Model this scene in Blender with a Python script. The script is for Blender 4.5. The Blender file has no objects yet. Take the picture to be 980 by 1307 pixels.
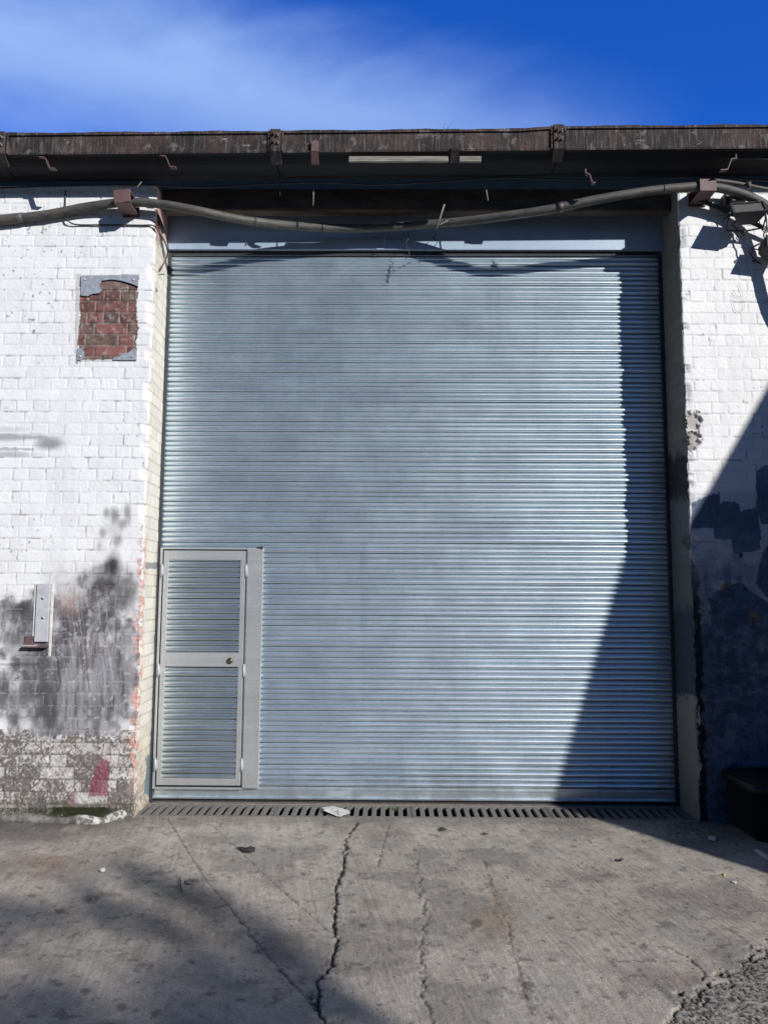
import bpy, math, random
import numpy as np
from mathutils import Vector, Matrix
random.seed(7)
R = math.radians
S = bpy.context.scene
COL = S.collection

# ------------------------------------------------------------------ camera
H = 1.5
PITCH, YAW, ROLL = R(5.9), R(0.5), R(0.30)
F = 982.0                                   # focal length in pixels of a 980 x 1307 frame
MR = Matrix.Rotation(YAW, 3, 'Z') @ Matrix.Rotation(R(90) + PITCH, 3, 'X') @ Matrix.Rotation(ROLL, 3, 'Z')
MRn = np.array(MR)
CAMLOC = Vector((0, 0, H))
cd = bpy.data.cameras.new('camera'); cam = bpy.data.objects.new('camera', cd); COL.objects.link(cam)
cam.matrix_world = Matrix.Translation(CAMLOC) @ MR.to_4x4()
cd.sensor_fit = 'VERTICAL'; cd.sensor_height = 36; cd.lens = F / 1307 * 36
cd.clip_start = .05; cd.clip_end = 2000
S.camera = cam

def ray(px, py):
    return MR @ Vector(((px - 490) / F, (653.5 - py) / F, -1))
def W(px, py, Y):                            # point of the plane Y seen at (px, py) of the survey photo
    d = ray(px, py); t = Y / d.y
    return Vector((d.x * t, Y, H + d.z * t))
def G(px, py, z=0):
    d = ray(px, py); t = (z - H) / d.z
    return Vector((d.x * t, d.y * t, z))
def proj(P):                                 # n x 3 -> px, py arrays
    q = (P - np.array([0, 0, H])) @ MRn
    return 490 + F * q[:, 0] / -q[:, 2], 653.5 - F * q[:, 1] / -q[:, 2]

AZ, EL = R(40.7), R(23.7)                    # sun: to the right of and behind the camera
SUN = Vector((math.sin(AZ) * math.cos(EL), -math.cos(AZ) * math.cos(EL), math.sin(EL)))

# ------------------------------------------------------------------ numpy noise
def vnoise(x, y, seed=0):
    xi = np.floor(x).astype(np.int64); yi = np.floor(y).astype(np.int64)
    fx = x - xi; fy = y - yi
    fx = fx * fx * (3 - 2 * fx); fy = fy * fy * (3 - 2 * fy)
    return ((1 - fx) * (1 - fy) * hsh(xi, yi, seed) + fx * (1 - fy) * hsh(xi + 1, yi, seed)
            + (1 - fx) * fy * hsh(xi, yi + 1, seed) + fx * fy * hsh(xi + 1, yi + 1, seed))
def hsh(a, b, seed=0):
    a = np.asarray(a).astype(np.int64); b = np.asarray(b).astype(np.int64)
    h = (a * 374761393 + b * 668265263 + seed * 974634777) & 0xffffffff
    h = ((h ^ (h >> 13)) * 1274126177) & 0xffffffff
    h = ((h ^ (h >> 16)) * 2246822519) & 0xffffffff
    return ((h ^ (h >> 15)) & 0xffffff) / float(0xffffff)
def fbm(x, y, sc, seed=0, o=4):
    s = 0; a = .5; t = 0
    for i in range(o):
        s = s + a * vnoise(x * sc, y * sc, seed + i * 17); t += a; a *= .5; sc *= 2.07
    return s / t
def ss(a, b, x):
    t = np.clip((x - a) / (b - a), 0, 1); return t * t * (3 - 2 * t)
def lerp(c, d, m):
    m = np.asarray(m)[:, None]; return c * (1 - m) + np.array(d) * m
def ell(px, py, cx, cy, rx, ry, soft=.5, wob=0):
    d = np.sqrt(((px - cx) / rx) ** 2 + ((py - cy) / ry) ** 2) + wob
    return 1 - ss(1 - soft, 1 + soft * .3, d)
def polydist(x, y, pts):                      # distance to a polyline and the position along it
    best = np.full(x.shape, 1e9); al = np.zeros(x.shape)
    for i in range(len(pts) - 1):
        ax, ay = pts[i]; bx, by = pts[i + 1]
        dx, dy = bx - ax, by - ay
        t = np.clip(((x - ax) * dx + (y - ay) * dy) / (dx * dx + dy * dy + 1e-12), 0, 1)
        d = np.hypot(x - ax - t * dx, y - ay - t * dy)
        m = d < best; best[m] = d[m]; al[m] = (i + t[m]) / (len(pts) - 1)
    return best, al
def inpoly(px, py, poly):
    c = np.zeros(px.shape, bool); n = len(poly)
    for i in range(n):
        x1, y1 = poly[i]; x2, y2 = poly[(i + 1) % n]
        if y1 == y2: continue
        c ^= ((y1 > py) != (y2 > py)) & (px < (x2 - x1) * (py - y1) / (y2 - y1) + x1)
    return c

# ------------------------------------------------------------------ materials
def newmat(name):
    m = bpy.data.materials.new(name); m.use_nodes = True
    nt = m.node_tree; b = nt.nodes['Principled BSDF']
    return m, nt, b
def N(nt, t, **k):
    n = nt.nodes.new(t)
    for a, v in k.items(): setattr(n, a, v)
    return n
def mixc(nt, a, b, fac, mode='MIX'):
    n = N(nt, 'ShaderNodeMix', data_type='RGBA', blend_type=mode)
    for s, v in ((0, fac), (6, a), (7, b)):
        if hasattr(v, 'default_value') or hasattr(v, 'links'): nt.links.new(v, n.inputs[s])
        else: n.inputs[s].default_value = v if s == 0 else ((*v, 1) if len(v) == 3 else v)
    return n.outputs[2]
def ramp(nt, src, a, b, ca=(0, 0, 0, 1), cb=(1, 1, 1, 1)):
    r = N(nt, 'ShaderNodeValToRGB'); nt.links.new(src, r.inputs[0])
    r.color_ramp.elements[0].position = a; r.color_ramp.elements[1].position = b
    r.color_ramp.elements[0].color = ca; r.color_ramp.elements[1].color = cb
    return r.outputs[0]
def noise(nt, sc, det=6, rough=.6, scale3=None):
    tc = N(nt, 'ShaderNodeNewGeometry'); mp = N(nt, 'ShaderNodeMapping')
    nt.links.new(tc.outputs['Position'], mp.inputs[0])
    if scale3: mp.inputs['Scale'].default_value = scale3
    n = N(nt, 'ShaderNodeTexNoise'); nt.links.new(mp.outputs[0], n.inputs[0])
    n.inputs['Scale'].default_value = sc; n.inputs['Detail'].default_value = det; n.inputs['Roughness'].default_value = rough
    return n.outputs[0]
def bump(nt, b, src, st, dist=.01, prev=None):
    n = N(nt, 'ShaderNodeBump'); nt.links.new(src, n.inputs['Height'])
    n.inputs['Strength'].default_value = st; n.inputs['Distance'].default_value = dist
    if prev: nt.links.new(prev, n.inputs['Normal'])
    nt.links.new(n.outputs[0], b.inputs['Normal']); return n.outputs[0]
def mat(name, c, c2=None, rough=.6, metal=0, sc=30, bst=.3, bd=.004, lo=.35, hi=.65, scale3=None, bsc=None, spec=.5):
    m, nt, b = newmat(name)
    if c2 is None: c2 = tuple(x * .72 for x in c)
    n = noise(nt, sc, scale3=scale3)
    nt.links.new(mixc(nt, c, c2, ramp(nt, n, lo, hi)), b.inputs['Base Color'])
    b.inputs['Roughness'].default_value = rough; b.inputs['Metallic'].default_value = metal
    b.inputs['Specular IOR Level'].default_value = spec
    if bst: bump(nt, b, noise(nt, bsc or sc * 2, 4), bst, bd)
    return m
def attrmat(name, rough=.55, sc=160, amt=.28, bst=.4, bd=.002, spec=.4, speck=None, aniso=None):
    m, nt, b = newmat(name)
    a = N(nt, 'ShaderNodeVertexColor', layer_name='Col')
    n = noise(nt, sc, 5, .65)
    g = ramp(nt, n, .3, .72, (1 - amt, 1 - amt, 1 - amt, 1), (1 + amt * .35,) * 3 + (1,))
    out = mixc(nt, a.outputs[0], g, 1.0, 'MULTIPLY')
    if speck:
        v = noise(nt, speck[0], 2, .5)
        out = mixc(nt, out, speck[2], ramp(nt, v, speck[1], speck[1] + .03))
        v = noise(nt, speck[0] * 1.7, 2, .5)
        out = mixc(nt, out, speck[3], ramp(nt, v, speck[1] + .01, speck[1] + .05))
    nt.links.new(out, b.inputs['Base Color'])
    b.inputs['Roughness'].default_value = rough; b.inputs['Specular IOR Level'].default_value = spec
    p = bump(nt, b, n, bst, bd)
    if aniso: bump(nt, b, noise(nt, 1, 3, .6, aniso), .5, .003, p)
    return m

M = {}
M['paint'] = attrmat('painted_brick', .6, 140, .10, .35, .0015, .35)
M['concrete'] = attrmat('brushed_concrete', .9, 170, .50, .75, .003, .2, (330, .66, (.40, .38, .35), (.04, .038, .036)), (95, 4, 1))
# galvanised steel
def galv(name, base, rough, metal, var=.12, two=0):
    m, nt, b = newmat(name)
    n1 = noise(nt, 1, 4, .6, (1.2, 1, 26)); n2 = noise(nt, 60, 4, .7)
    c = mixc(nt, tuple(x * (1 - var) for x in base), tuple(x * (1 + var * .6) for x in base), ramp(nt, n1, .3, .7))
    c = mixc(nt, c, tuple(x * .84 for x in base), ramp(nt, n2, .5, .8))
    run = noise(nt, 1, 5, .65, (9, 1, .7)); c = mixc(nt, c, tuple(x * .88 for x in base), ramp(nt, run, .56, .76))
    gp = N(nt, 'ShaderNodeNewGeometry'); sz = N(nt, 'ShaderNodeSeparateXYZ'); nt.links.new(gp.outputs['Position'], sz.inputs[0])
    gr = N(nt, 'ShaderNodeMath', operation='MULTIPLY'); nt.links.new(ramp(nt, sz.outputs['Z'], 0, .32, (.40, .40, .40, 1), (0, 0, 0, 1)), gr.inputs[0]); nt.links.new(ramp(nt, noise(nt, 9, 6, .7), .42, .62), gr.inputs[1])
    c = mixc(nt, c, (.30, .27, .23), gr.outputs[0])
    nt.links.new(c, b.inputs['Base Color']); b.inputs['Metallic'].default_value = metal
    nt.links.new(ramp(nt, noise(nt, 4, 4, .6), .3, .7, (rough - .04,) * 3 + (1,), (rough + .06,) * 3 + (1,)), b.inputs['Roughness'])
    nb = bump(nt, b, noise(nt, 1, 3, .5, (3, 1, 60)), .10, .003)
    if two:                                    # bright spangle over a duller oxide film
        b2 = N(nt, 'ShaderNodeBsdfPrincipled'); nt.links.new(c, b2.inputs['Base Color']); b2.inputs['Metallic'].default_value = 1; b2.inputs['Roughness'].default_value = .15
        nt.links.new(nb, b2.inputs['Normal'])
        ms = N(nt, 'ShaderNodeMixShader'); ms.inputs[0].default_value = two
        nt.links.new(b.outputs[0], ms.inputs[1]); nt.links.new(b2.outputs[0], ms.inputs[2]); nt.links.new(ms.outputs[0], nt.nodes['Material Output'].inputs[0])
    return m
M['slat'] = galv('galvanised_slats', (.76, .86, .92), .39, .85, .08, .36)
M['doorslat'] = galv('galvanised_door_slats', (.74, .82, .85), .36, .90, .12, .45)
M['steel'] = galv('galvanised_flat_steel', (.47, .49, .50), .42, .5, .10)
M['guide'] = mat('blue_grey_painted_steel', (.045, .055, .065), (.03, .035, .04), .5, .2)
M['dark'] = mat('black_rubber', (.015, .015, .017), (.03, .03, .03), .7)
M['fascia'] = mat('blue_grey_sheet_steel', (.36, .46, .58), (.29, .38, .50), .40, .1, 3, .15)
M['soffit'] = mat('tarred_timber', (.05, .045, .045), (.02, .02, .02), .9, 0, 8)
M['iron'] = None
def ironmat():
    m, nt, b = newmat('weathered_gutter_iron')
    n = noise(nt, 1, 7, .7, (60, 6, 5)); n2 = noise(nt, 3.2, 6, .7); n3 = noise(nt, 70, 5, .75)
    c = mixc(nt, (.062, .038, .036), (.016, .013, .014), ramp(nt, n2, .40, .58))
    c = mixc(nt, c, (.16, .14, .135), ramp(nt, n, .50, .72))
    n5 = noise(nt, 9, 6, .75); c = mixc(nt, c, (.20, .185, .17), ramp(nt, n5, .56, .68))
    n4 = noise(nt, 1, 5, .75, (2.6, 3, 8)); c = mixc(nt, c, (.34, .32, .29), ramp(nt, n4, .64, .70))
    c = mixc(nt, c, (.010, .009, .010), ramp(nt, n3, .54, .66))
    nt.links.new(c, b.inputs['Base Color']); b.inputs['Roughness'].default_value = .85
    bump(nt, b, n3, .9, .008); return m
M['iron'] = ironmat()
M['underside_shade'] = mat('gutter_underside_shade', (.010, .010, .014), (.005, .005, .008), .8, 0, 7, .5, .004)  # near-black colour standing in for the shade beneath the gutter
M['rust'] = mat('red_oxide_steel', (.15, .085, .085), (.10, .06, .06), .6, 0, 40)
M['pipe'] = mat('dusty_grey_conduit', (.10, .095, .085), (.05, .05, .048), .6, 0, 14, .3, scale3=(1, 1, 3))
M['cable'] = mat('black_cable', (.03, .03, .032), (.05, .045, .045), .5)
M['pinkcable'] = mat('faded_red_cable', (.22, .10, .09), (.12, .07, .07), .6)
M['lintel'] = mat('dark_brown_concrete', (.10, .075, .055), (.045, .035, .03), .9, 0, 6, .6, .01, scale3=(1, 1, 2.5))
M['timber'] = mat('bleached_timber', (.30, .28, .25), (.12, .11, .10), .9, 0, 1, .5, .004, scale3=(6, 30, 120))
M['lamp'] = mat('grey_cast_lamp_housing', (.07, .07, .075), (.045, .045, .05), .55, .2)
M['glass'] = mat('dusty_lamp_glass', (.16, .16, .15), (.11, .11, .10), .25, 0)
M['greypaint'] = mat('grey_white_painted_steel', (.50, .51, .54), (.40, .41, .44), .5, 0, 20)
M['signsheet'] = mat('weathered_grey_blue_board', (.25, .27, .31), (.32, .36, .44), .6, 0, 35, lo=.45, hi=.6)
M['grate'] = mat('dusty_cast_grate', (.20, .19, .175), (.11, .105, .10), .85, 0, 60, .6)
M['black'] = mat('black_trench', (.01, .01, .01), (.006, .006, .006), .9)
M['tarmac'] = mat('worn_tarmac', (.13, .125, .12), (.07, .07, .068), .95, 0, 5, .8, .01, bsc=120)
M['kerb'] = mat('broken_grey_concrete', (.24, .225, .21), (.10, .095, .09), .9, 0, 18, .9, .006, lo=.4, hi=.62)
M['kerbtop'] = mat('whitewashed_concrete', (.50, .49, .46), (.13, .125, .12), .9, 0, 26, .9, .008, lo=.44, hi=.56)
M['moss'] = mat('green_moss', (.022, .032, .010), (.05, .055, .02), .95, 0, 60)
M['leaf'] = mat('tree_leaves', (.05, .09, .025), (.08, .12, .03), .6, 0, 3)
M['bark'] = mat('tree_bark', (.10, .08, .06), (.05, .04, .03), .95, 0, 20)
M['paper'] = mat('dirty_white_paper', (.72, .71, .68), (.5, .49, .46), .8, 0, 40)
M['bin'] = mat('black_plastic', (.004, .0045, .007), (.007, .0075, .010), .5, 0, 20)
M['brass'] = mat('worn_lock_brass', (.25, .22, .15), (.08, .07, .06), .4, .8, 60)
M['farbrick'] = mat('dark_stock_brick', (.17, .12, .09), (.10, .07, .06), .9, 0, 12)
M['roof'] = mat('grey_corrugated_sheet', (.22, .22, .22), (.14, .14, .14), .8, 0, 8)
M['twig'] = mat('dry_twig', (.05, .04, .03), (.10, .08, .06), .9, 0, 60)
M['stone'] = mat('loose_gravel', (.30, .28, .25), (.08, .075, .07), .9, 0, 25)

# ------------------------------------------------------------------ objects
class MB:
    def __init__(s): s.v = []; s.f = []; s.sm = []
    def add(s, vs, fs, smooth=False):
        o = len(s.v); s.v += [Vector(p) for p in vs]; s.f += [tuple(i + o for i in f) for f in fs]; s.sm += [smooth] * len(fs); return s
    def box(s, lo, hi, bev=0, rot=None):
        x0, y0, z0 = lo; x1, y1, z1 = hi
        c = Vector(((x0 + x1) / 2, (y0 + y1) / 2, (z0 + z1) / 2))
        hx, hy, hz = abs(x1 - x0) / 2, abs(y1 - y0) / 2, abs(z1 - z0) / 2
        b = min(bev, hx * .45, hy * .45, hz * .45)
        if b <= 0:
            vs = [Vector((a * hx, q * hy, r * hz)) for r in (-1, 1) for q in (-1, 1) for a in (-1, 1)]
            fs = [(0, 2, 3, 1), (4, 5, 7, 6), (0, 1, 5, 4), (2, 6, 7, 3), (0, 4, 6, 2), (1, 3, 7, 5)]
        else:
            vs = []; idx = {}
            for a in (-1, 1):
                for q in (-1, 1):
                    for r in (-1, 1):
                        for k in range(3):
                            e = [hx - b, hy - b, hz - b]; e[k] += b
                            idx[(a, q, r, k)] = len(vs); vs.append(Vector((a * e[0], q * e[1], r * e[2])))
            fs = []
            for a in (-1, 1):
                fs.append([idx[(a, q, r, 0)] for q, r in ((-1, -1), (1, -1), (1, 1), (-1, 1))])
                fs.append([idx[(q, a, r, 1)] for q, r in ((-1, -1), (1, -1), (1, 1), (-1, 1))])
                fs.append([idx[(q, r, a, 2)] for q, r in ((-1, -1), (1, -1), (1, 1), (-1, 1))])
                for q in (-1, 1):
                    fs.append([idx[(a, q, -1, 0)], idx[(a, q, 1, 0)], idx[(a, q, 1, 1)], idx[(a, q, -1, 1)]])
                    fs.append([idx[(a, -1, q, 0)], idx[(a, 1, q, 0)], idx[(a, 1, q, 2)], idx[(a, -1, q, 2)]])
                    fs.append([idx[(-1, a, q, 1)], idx[(1, a, q, 1)], idx[(1, a, q, 2)], idx[(-1, a, q, 2)]])
                    for r in (-1, 1): fs.append([idx[(a, q, r, k)] for k in range(3)])
        if rot is not None: vs = [rot @ p for p in vs]
        return s.add([p + c for p in vs], fs)
    def tube(s, pts, r, n=10, cap=True):
        pts = [Vector(p) for p in pts]; rr = r if hasattr(r, '__len__') else [r] * len(pts)
        vs = []; up = None
        for i, p in enumerate(pts):
            t = (pts[min(i + 1, len(pts) - 1)] - pts[max(i - 1, 0)]).normalized()
            if up is None: up = Vector((0, 0, 1)) if abs(t.z) < .9 else Vector((1, 0, 0))
            a = t.cross(up).normalized(); up = a.cross(t).normalized()
            for k in range(n):
                w = 2 * math.pi * k / n; vs.append(p + (a * math.cos(w) + up * math.sin(w)) * rr[i])
        fs = [(i * n + k, i * n + (k + 1) % n, (i + 1) * n + (k + 1) % n, (i + 1) * n + k) for i in range(len(pts) - 1) for k in range(n)]
        if cap: fs += [tuple(range(n))[::-1], tuple((len(pts) - 1) * n + k for k in range(n))]
        return s.add(vs, fs, True)
    def prism(s, poly, d, smooth=False):       # poly: list of Vector, extruded by vector d
        n = len(poly); vs = [Vector(p) for p in poly] + [Vector(p) + Vector(d) for p in poly]
        fs = [tuple(range(n)), tuple(range(2 * n - 1, n - 1, -1))] + [(i, i + n, (i + 1) % n + n, (i + 1) % n) for i in range(n)]
        return s.add(vs, fs, smooth)
    def build(s, name, m, parent=None, at=None):
        off = Vector(at) if at is not None else (Vector(parent['_b']) if parent is not None and '_b' in parent else Vector((0, 0, 0)))
        me = bpy.data.meshes.new(name); me.from_pydata([p - off for p in s.v], [], s.f)
        me.polygons.foreach_set('use_smooth', s.sm); me.materials.append(m); me.update()
        o = bpy.data.objects.new(name, me); COL.objects.link(o)
        if parent is not None: o.parent = parent; o['_b'] = list(off)
        else: o.location = off; o['_b'] = list(off)
        return o
def tag(o, label=None, cat=None, group=None, kind=None):
    for k, v in (('label', label), ('category', cat), ('group', group), ('kind', kind)):
        if v: o[k] = v
    return o
def thing(name, loc, label, cat, group=None):
    o = bpy.data.objects.new(name, None); COL.objects.link(o); o.location = loc; o['_b'] = list(loc)
    o.empty_display_size = .1
    return tag(o, label, cat, group)
def gridmesh(name, P, nu, nv, colr, m, at=(0, 0, 0), smooth=True, mask=None):
    P = P - np.array(at)
    i = np.arange(nu * nv).reshape(nv, nu)
    q = np.stack([i[:-1, :-1], i[:-1, 1:], i[1:, 1:], i[1:, :-1]], -1).reshape(-1, 4)
    me = bpy.data.meshes.new(name); me.vertices.add(len(P)); me.vertices.foreach_set('co', P.astype(np.float32).ravel())
    me.loops.add(q.size); me.loops.foreach_set('vertex_index', q.astype(np.int32).ravel())
    me.polygons.add(len(q)); me.polygons.foreach_set('loop_start', np.arange(0, q.size, 4, dtype=np.int32))
    me.polygons.foreach_set('use_smooth', np.full(len(q), smooth))
    me.update(calc_edges=True)
    if colr is not None:
        a = me.color_attributes.new('Col', 'FLOAT_COLOR', 'POINT')
        a.data.foreach_set('color', np.concatenate([np.clip(colr, 0, 1), np.ones((len(P), 1))], 1).astype(np.float32).ravel())
    me.materials.append(m); me.validate()
    o = bpy.data.objects.new(name, me); COL.objects.link(o); o.location = at; o['_b'] = list(at)
    return o
def smoothpath(pts, n=8):
    pts = [Vector(p) for p in pts]; out = []
    for i in range(len(pts) - 1):
        p0, p1, p2, p3 = pts[max(i - 1, 0)], pts[i], pts[i + 1], pts[min(i + 2, len(pts) - 1)]
        for k in range(n):
            t = k / n
            out.append(.5 * ((2 * p1) + (p2 - p0) * t + (2 * p0 - 5 * p1 + 4 * p2 - p3) * t * t + (3 * p1 - p0 - 3 * p2 + p3) * t ** 3))
    return out + [pts[-1]]

# ------------------------------------------------------------------ survey
YW, YF, YD = 5.265, 5.60, 5.67                # wall face, fascia, shutter curtain
XL = (W(216, 330, YD).x + W(207, 690, YD).x) / 2 - .01
XR = (W(842, 330, YD).x + W(862, 1000, YD).x) / 2 + .005
XLC = (W(197, 330, YW).x + W(187, 650, YW).x) / 2
XRC = (W(869, 400, YW).x + W(884, 800, YW).x) / 2
ZT = 4.40
print('XL', XL, W(216, 330, YD).x, W(207, 690, YD).x, W(192, 1021, YD).x, 'XR', XR, W(842, 330, YD).x, W(862, 1000, YD).x)
print('corner', XLC, W(197, 330, YW).x, W(187, 650, YW).x, 'R', XRC, W(869, 400, YW).x, W(884, 800, YW).x)
print('lintel', W(400, 268, YW).z, W(400, 237, YW).z, 'fascia bottom', W(216, 318, YF).z, 'shutter bottom', W(500, 1024, YD).z)

# ------------------------------------------------------------------ brick walls
CH = .0805; LB = .232
def bricks(u, z, seed):
    zz = z + .004 * (vnoise(u * 2.3, z * .7, seed + 50) - .5)
    k = np.floor(zz / CH); fz = zz / CH - k
    dz = np.minimum(fz, 1 - fz) * CH
    uu = u + .010 * (hsh(k, k * 0, seed + 3) - .5) + .006 * (vnoise(u * 6, z * 9, seed + 8) - .5)
    odd = (k.astype(int) % 2) == 0
    L2 = LB / 2
    off = np.where(odd, 0.0, L2 * .5)
    h = np.floor((uu - off) / L2); fh = (uu - off) / L2 - h
    dl = fh * L2; dr = (1 - fh) * L2
    hi = h.astype(np.int64); pair = hi // 2
    merged = np.where(odd, hsh(k, pair, seed + 5) < .16, True)
    ev = (hi % 2) == 0
    dl = np.where(merged & ~ev, 1, dl); dr = np.where(merged & ev, 1, dr)
    bid = np.where(merged, pair * 2, hi)
    d = np.minimum(dz, np.minimum(dl, dr))
    rid = hsh(k, bid, seed + 9)
    return d, rid, k, dz

def wall(side):
    left = side == 'left'
    rb = .014
    XC = XLC if left else XRC; XJ = XL if left else XR
    sgn = -1 if left else 1
    out_far = 3.6
    # u = 0 at the corner, negative along the front face, positive into the reveal
    us = np.concatenate([-np.arange(out_far, 1.55, -.03), -np.arange(1.55, .03, -.0056), np.arange(-.03, .04, .003), np.arange(.04, .50, .0062)])
    us = np.unique(np.round(us, 5))
    zs = np.concatenate([np.arange(-.06, ZT, .0060), [ZT]])
    U, Z = np.meshgrid(us, zs); U = U.ravel(); Z = Z.ravel()
    arc = rb * math.pi / 2
    rv = Vector((XJ - XC, YD + .06 - YW)); rv = rv.normalized()
    a = np.clip(U / arc + .5, 0, 1) * (math.pi / 2)
    X = np.where(U < -arc / 2, XC + sgn * (rb + (-U - arc / 2)), np.where(U > arc / 2, XC + rv.x * (rb + (U - arc / 2)), XC + sgn * rb * (1 - np.sin(a))))
    Y = np.where(U < -arc / 2, YW, np.where(U > arc / 2, YW + rv.y * (rb + (U - arc / 2)), YW + rb * (1 - np.cos(a))))
    NX = np.where(U < -arc / 2, 0, np.where(U > arc / 2, -sgn, -sgn * np.sin(a)))
    NY = np.where(U < -arc / 2, -1, np.where(U > arc / 2, 0, -np.cos(a)))
    P0 = np.stack([X, Y, Z], 1)
    px, py = proj(P0)
    seed = 11 if left else 71
    d, rid, k, dz = bricks(U + (.0 if left else .06), Z, seed)
    front = U < .012
    n_lo = fbm(U, Z, 9, seed); n_mid = fbm(U, Z, 45, seed + 1); n_hi = fbm(U, Z, 130, seed + 2, 3)
    jw = .0065
    joint = 1 - ss(jw * .4, jw, d + (n_mid - .5) * .004)
    fill = ss(.42, .62, fbm(U, Z, 5, seed + 6))                 # paint-clogged joints
    disp = -joint * (.0029 - .0018 * fill) + (rid - .5) * .0018 + (n_mid - .5) * .0019 + (n_hi - .5) * .0018
    # corner wear
    cd_ = np.abs(U)
    wear = ss(.50, .72, fbm(U * 0 + 3, Z, 14, seed + 7)) * ss(.055, .0, cd_)
    disp -= wear * (.010 + .014 * n_mid)
    if not left:
        for cy, r_ in ((537, 13), (562, 12), (690, 10)):
            hole = ell(px, py, 882, cy, 12, r_, .3, (n_mid - .5) * 1.1); disp -= hole * .022
        low = ss(700, 800, py) * ss(.10, .0, cd_) * ss(.42, .55, fbm(U * 3, Z, 16, seed + 31))
        disp -= low * .020 * (.4 + n_mid)
    rough_low = ss(935, 950, py) if left else ss(940, 990, py) * .5
    disp += rough_low * ((n_mid - .5) * .010 + (n_hi - .5) * .005) * front
    # ---- paint
    c = np.empty((len(U), 3)); c[:] = (.80, .81, .83) if left else (.80, .80, .80)
    c *= (.93 + .07 * rid + .06 * (n_lo - .5) * 2)[:, None]
    c = lerp(c, (.42, .43, .46), joint * (.30 - .18 * fill))
    thin = (1 - ss(.0008, .0024, np.abs(d - .0030))) * ss(.52, .66, fbm(U, Z, 22, seed + 12)) * (1 - fill * .6)
    c = lerp(c, (.16, .15, .15), thin * .55)
    c = lerp(c, (.10, .09, .09), ss(.79, .83, fbm(U, Z, 42, seed + 20, 2)) * ss(.56, .66, fbm(U, Z, 2.2, seed + 24)) * .7)      # chips and drips
    c = lerp(c, (.55, .56, .58), ss(.5, .75, fbm(U * 3, Z * .5, 6, seed + 21)) * .22)
    wob = (fbm(U, Z, 12, seed + 13) - .5)
    if left:
        # spray mark high on the left
        for q in ((0, 559, 62, 5, .6), (66, 566, 22, 11, .8), (10, 580, 45, 5, .5), (0, 548, 50, 4, .3)):
            c = lerp(c, (.20, .20, .22), ell(px, py, q[0], q[1], q[2], q[3], .7, wob * .5) * q[4])
        for q in ([(0, 553), (58, 556), (64, 561), (0, 559)], [(0, 571), (44, 572), (44, 575), (0, 575)]):
            c = lerp(c, (.36, .36, .39), inpoly(px + wob * 4, py + (n_mid - .5) * 2, q) * .75)
        g = ell(px, py, 95, 865, 120, 110, .55, wob * .9)
        g = np.maximum(g, ell(px, py, 40, 800, 60, 48, .7, wob)) * ss(0.15, .5, ell(px, py, 95, 860, 170, 150, .6))
        g = np.maximum(g, ell(px, py, 120, 760, 70, 45, .9, wob) * .55)
        g *= 1 - ss(938, 944, py + (n_mid - .5) * 14)
        c = lerp(c, (.19, .188, .20), g * (1.0 + .3 * (fbm(U * 5, Z * .6, 9, 3) - .5)))
        for q in ((145, 722, 12, 22, 1), (140, 745, 30, 26, .95), (115, 775, 44, 26, .8), (158, 757, 30, 30, .55), (120, 810, 45, 40, .55),
                  (75, 840, 26, 80, .45), (152, 880, 30, 48, .55), (27, 775, 16, 11, .9), (55, 905, 42, 38, .45), (136, 655, 5, 8, .5),
                  (147, 656, 8, 12, .62), (163, 655, 6, 14, .6), (131, 680, 6, 9, .5), (150, 692, 8, 10, .5), (127, 697, 5, 10, .4), (157, 668, 7, 8, .5),
                  (148, 676, 12, 22, .25), (20, 848, 46, 3, .6)):
            c = lerp(c, (.045, .045, .052), ell(px, py, q[0], q[1], q[2], q[3], .85, wob * .8) * q[4])
        soot = ss(.47, .56, fbm(U * 1.6, Z * .8, 16, 47, 6)) * ss(.15, .6, g)
        c = lerp(c, (.055, .053, .062), soot * .55)
        c = lerp(c, (.50, .49, .52), joint * g * .35 * ss(.45, .55, n_mid))
        c = lerp(c, (.42, .27, .24), ell(px, py, 90, 767, 20, 18, .9, wob) * .6)
        pale = inpoly(px + wob * 14, py, [(78, 815), (175, 800), (168, 940), (70, 940)])
        c = lerp(c, (.44, .44, .47), pale * .38 * ss(.35, .6, fbm(U * 6, Z * .7, 8, 33)))
        drip = ss(.60, .68, fbm(U * 9 + Z * 1.5, Z * .55, 10, 41)) * ell(px, py, 110, 830, 60, 90, .5)
        c = lerp(c, (.62, .60, .63), drip * .22)
        drip = ss(.62, .68, fbm(U * 9 + Z * 1.5, Z * .55, 11, 43)) * ell(px, py, 115, 800, 55, 70, .5)
        c = lerp(c, (.20, .16, .18), drip * .6)
        flake = ss(.66, .72, fbm(U, Z, 34, 44)) * ell(px, py, 120, 850, 70, 110, .4)
        c = lerp(c, (.75, .75, .77), flake * .28)
        # paint losing its grip at the foot of the wall
        base = ss(936, 942, py + wob * 26 + (rid - .5) * 14 + (n_mid - .5) * 14)
        mot = ss(.46, .575, fbm(U, Z, 95, 51, 5) * .60 + rid * .22 + fbm(U, Z, 9, 57) * .18 + ss(960, 1030, py) * .05)
        cc = np.array((.60, .585, .56)) * (.6 + .5 * fbm(U, Z, 30, 54))[:, None]
        lowc = lerp(cc, (.15, .135, .13), mot)
        lowc = lerp(lowc, (.22, .15, .14), ss(.5, .7, fbm(U, Z, 12, 52)) * .3)
        lowc = lerp(lowc, (.12, .11, .10), joint * .7)
        c = c * (1 - (base * front)[:, None]) + lowc * (base * front)[:, None]
        mg = inpoly(px + wob * 10, py + (n_mid - .5) * 10, [(128, 968), (142, 972), (138, 1015), (112, 1018), (118, 985)])
        c = lerp(c, (.20, .045, .085), mg * .8)
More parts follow.
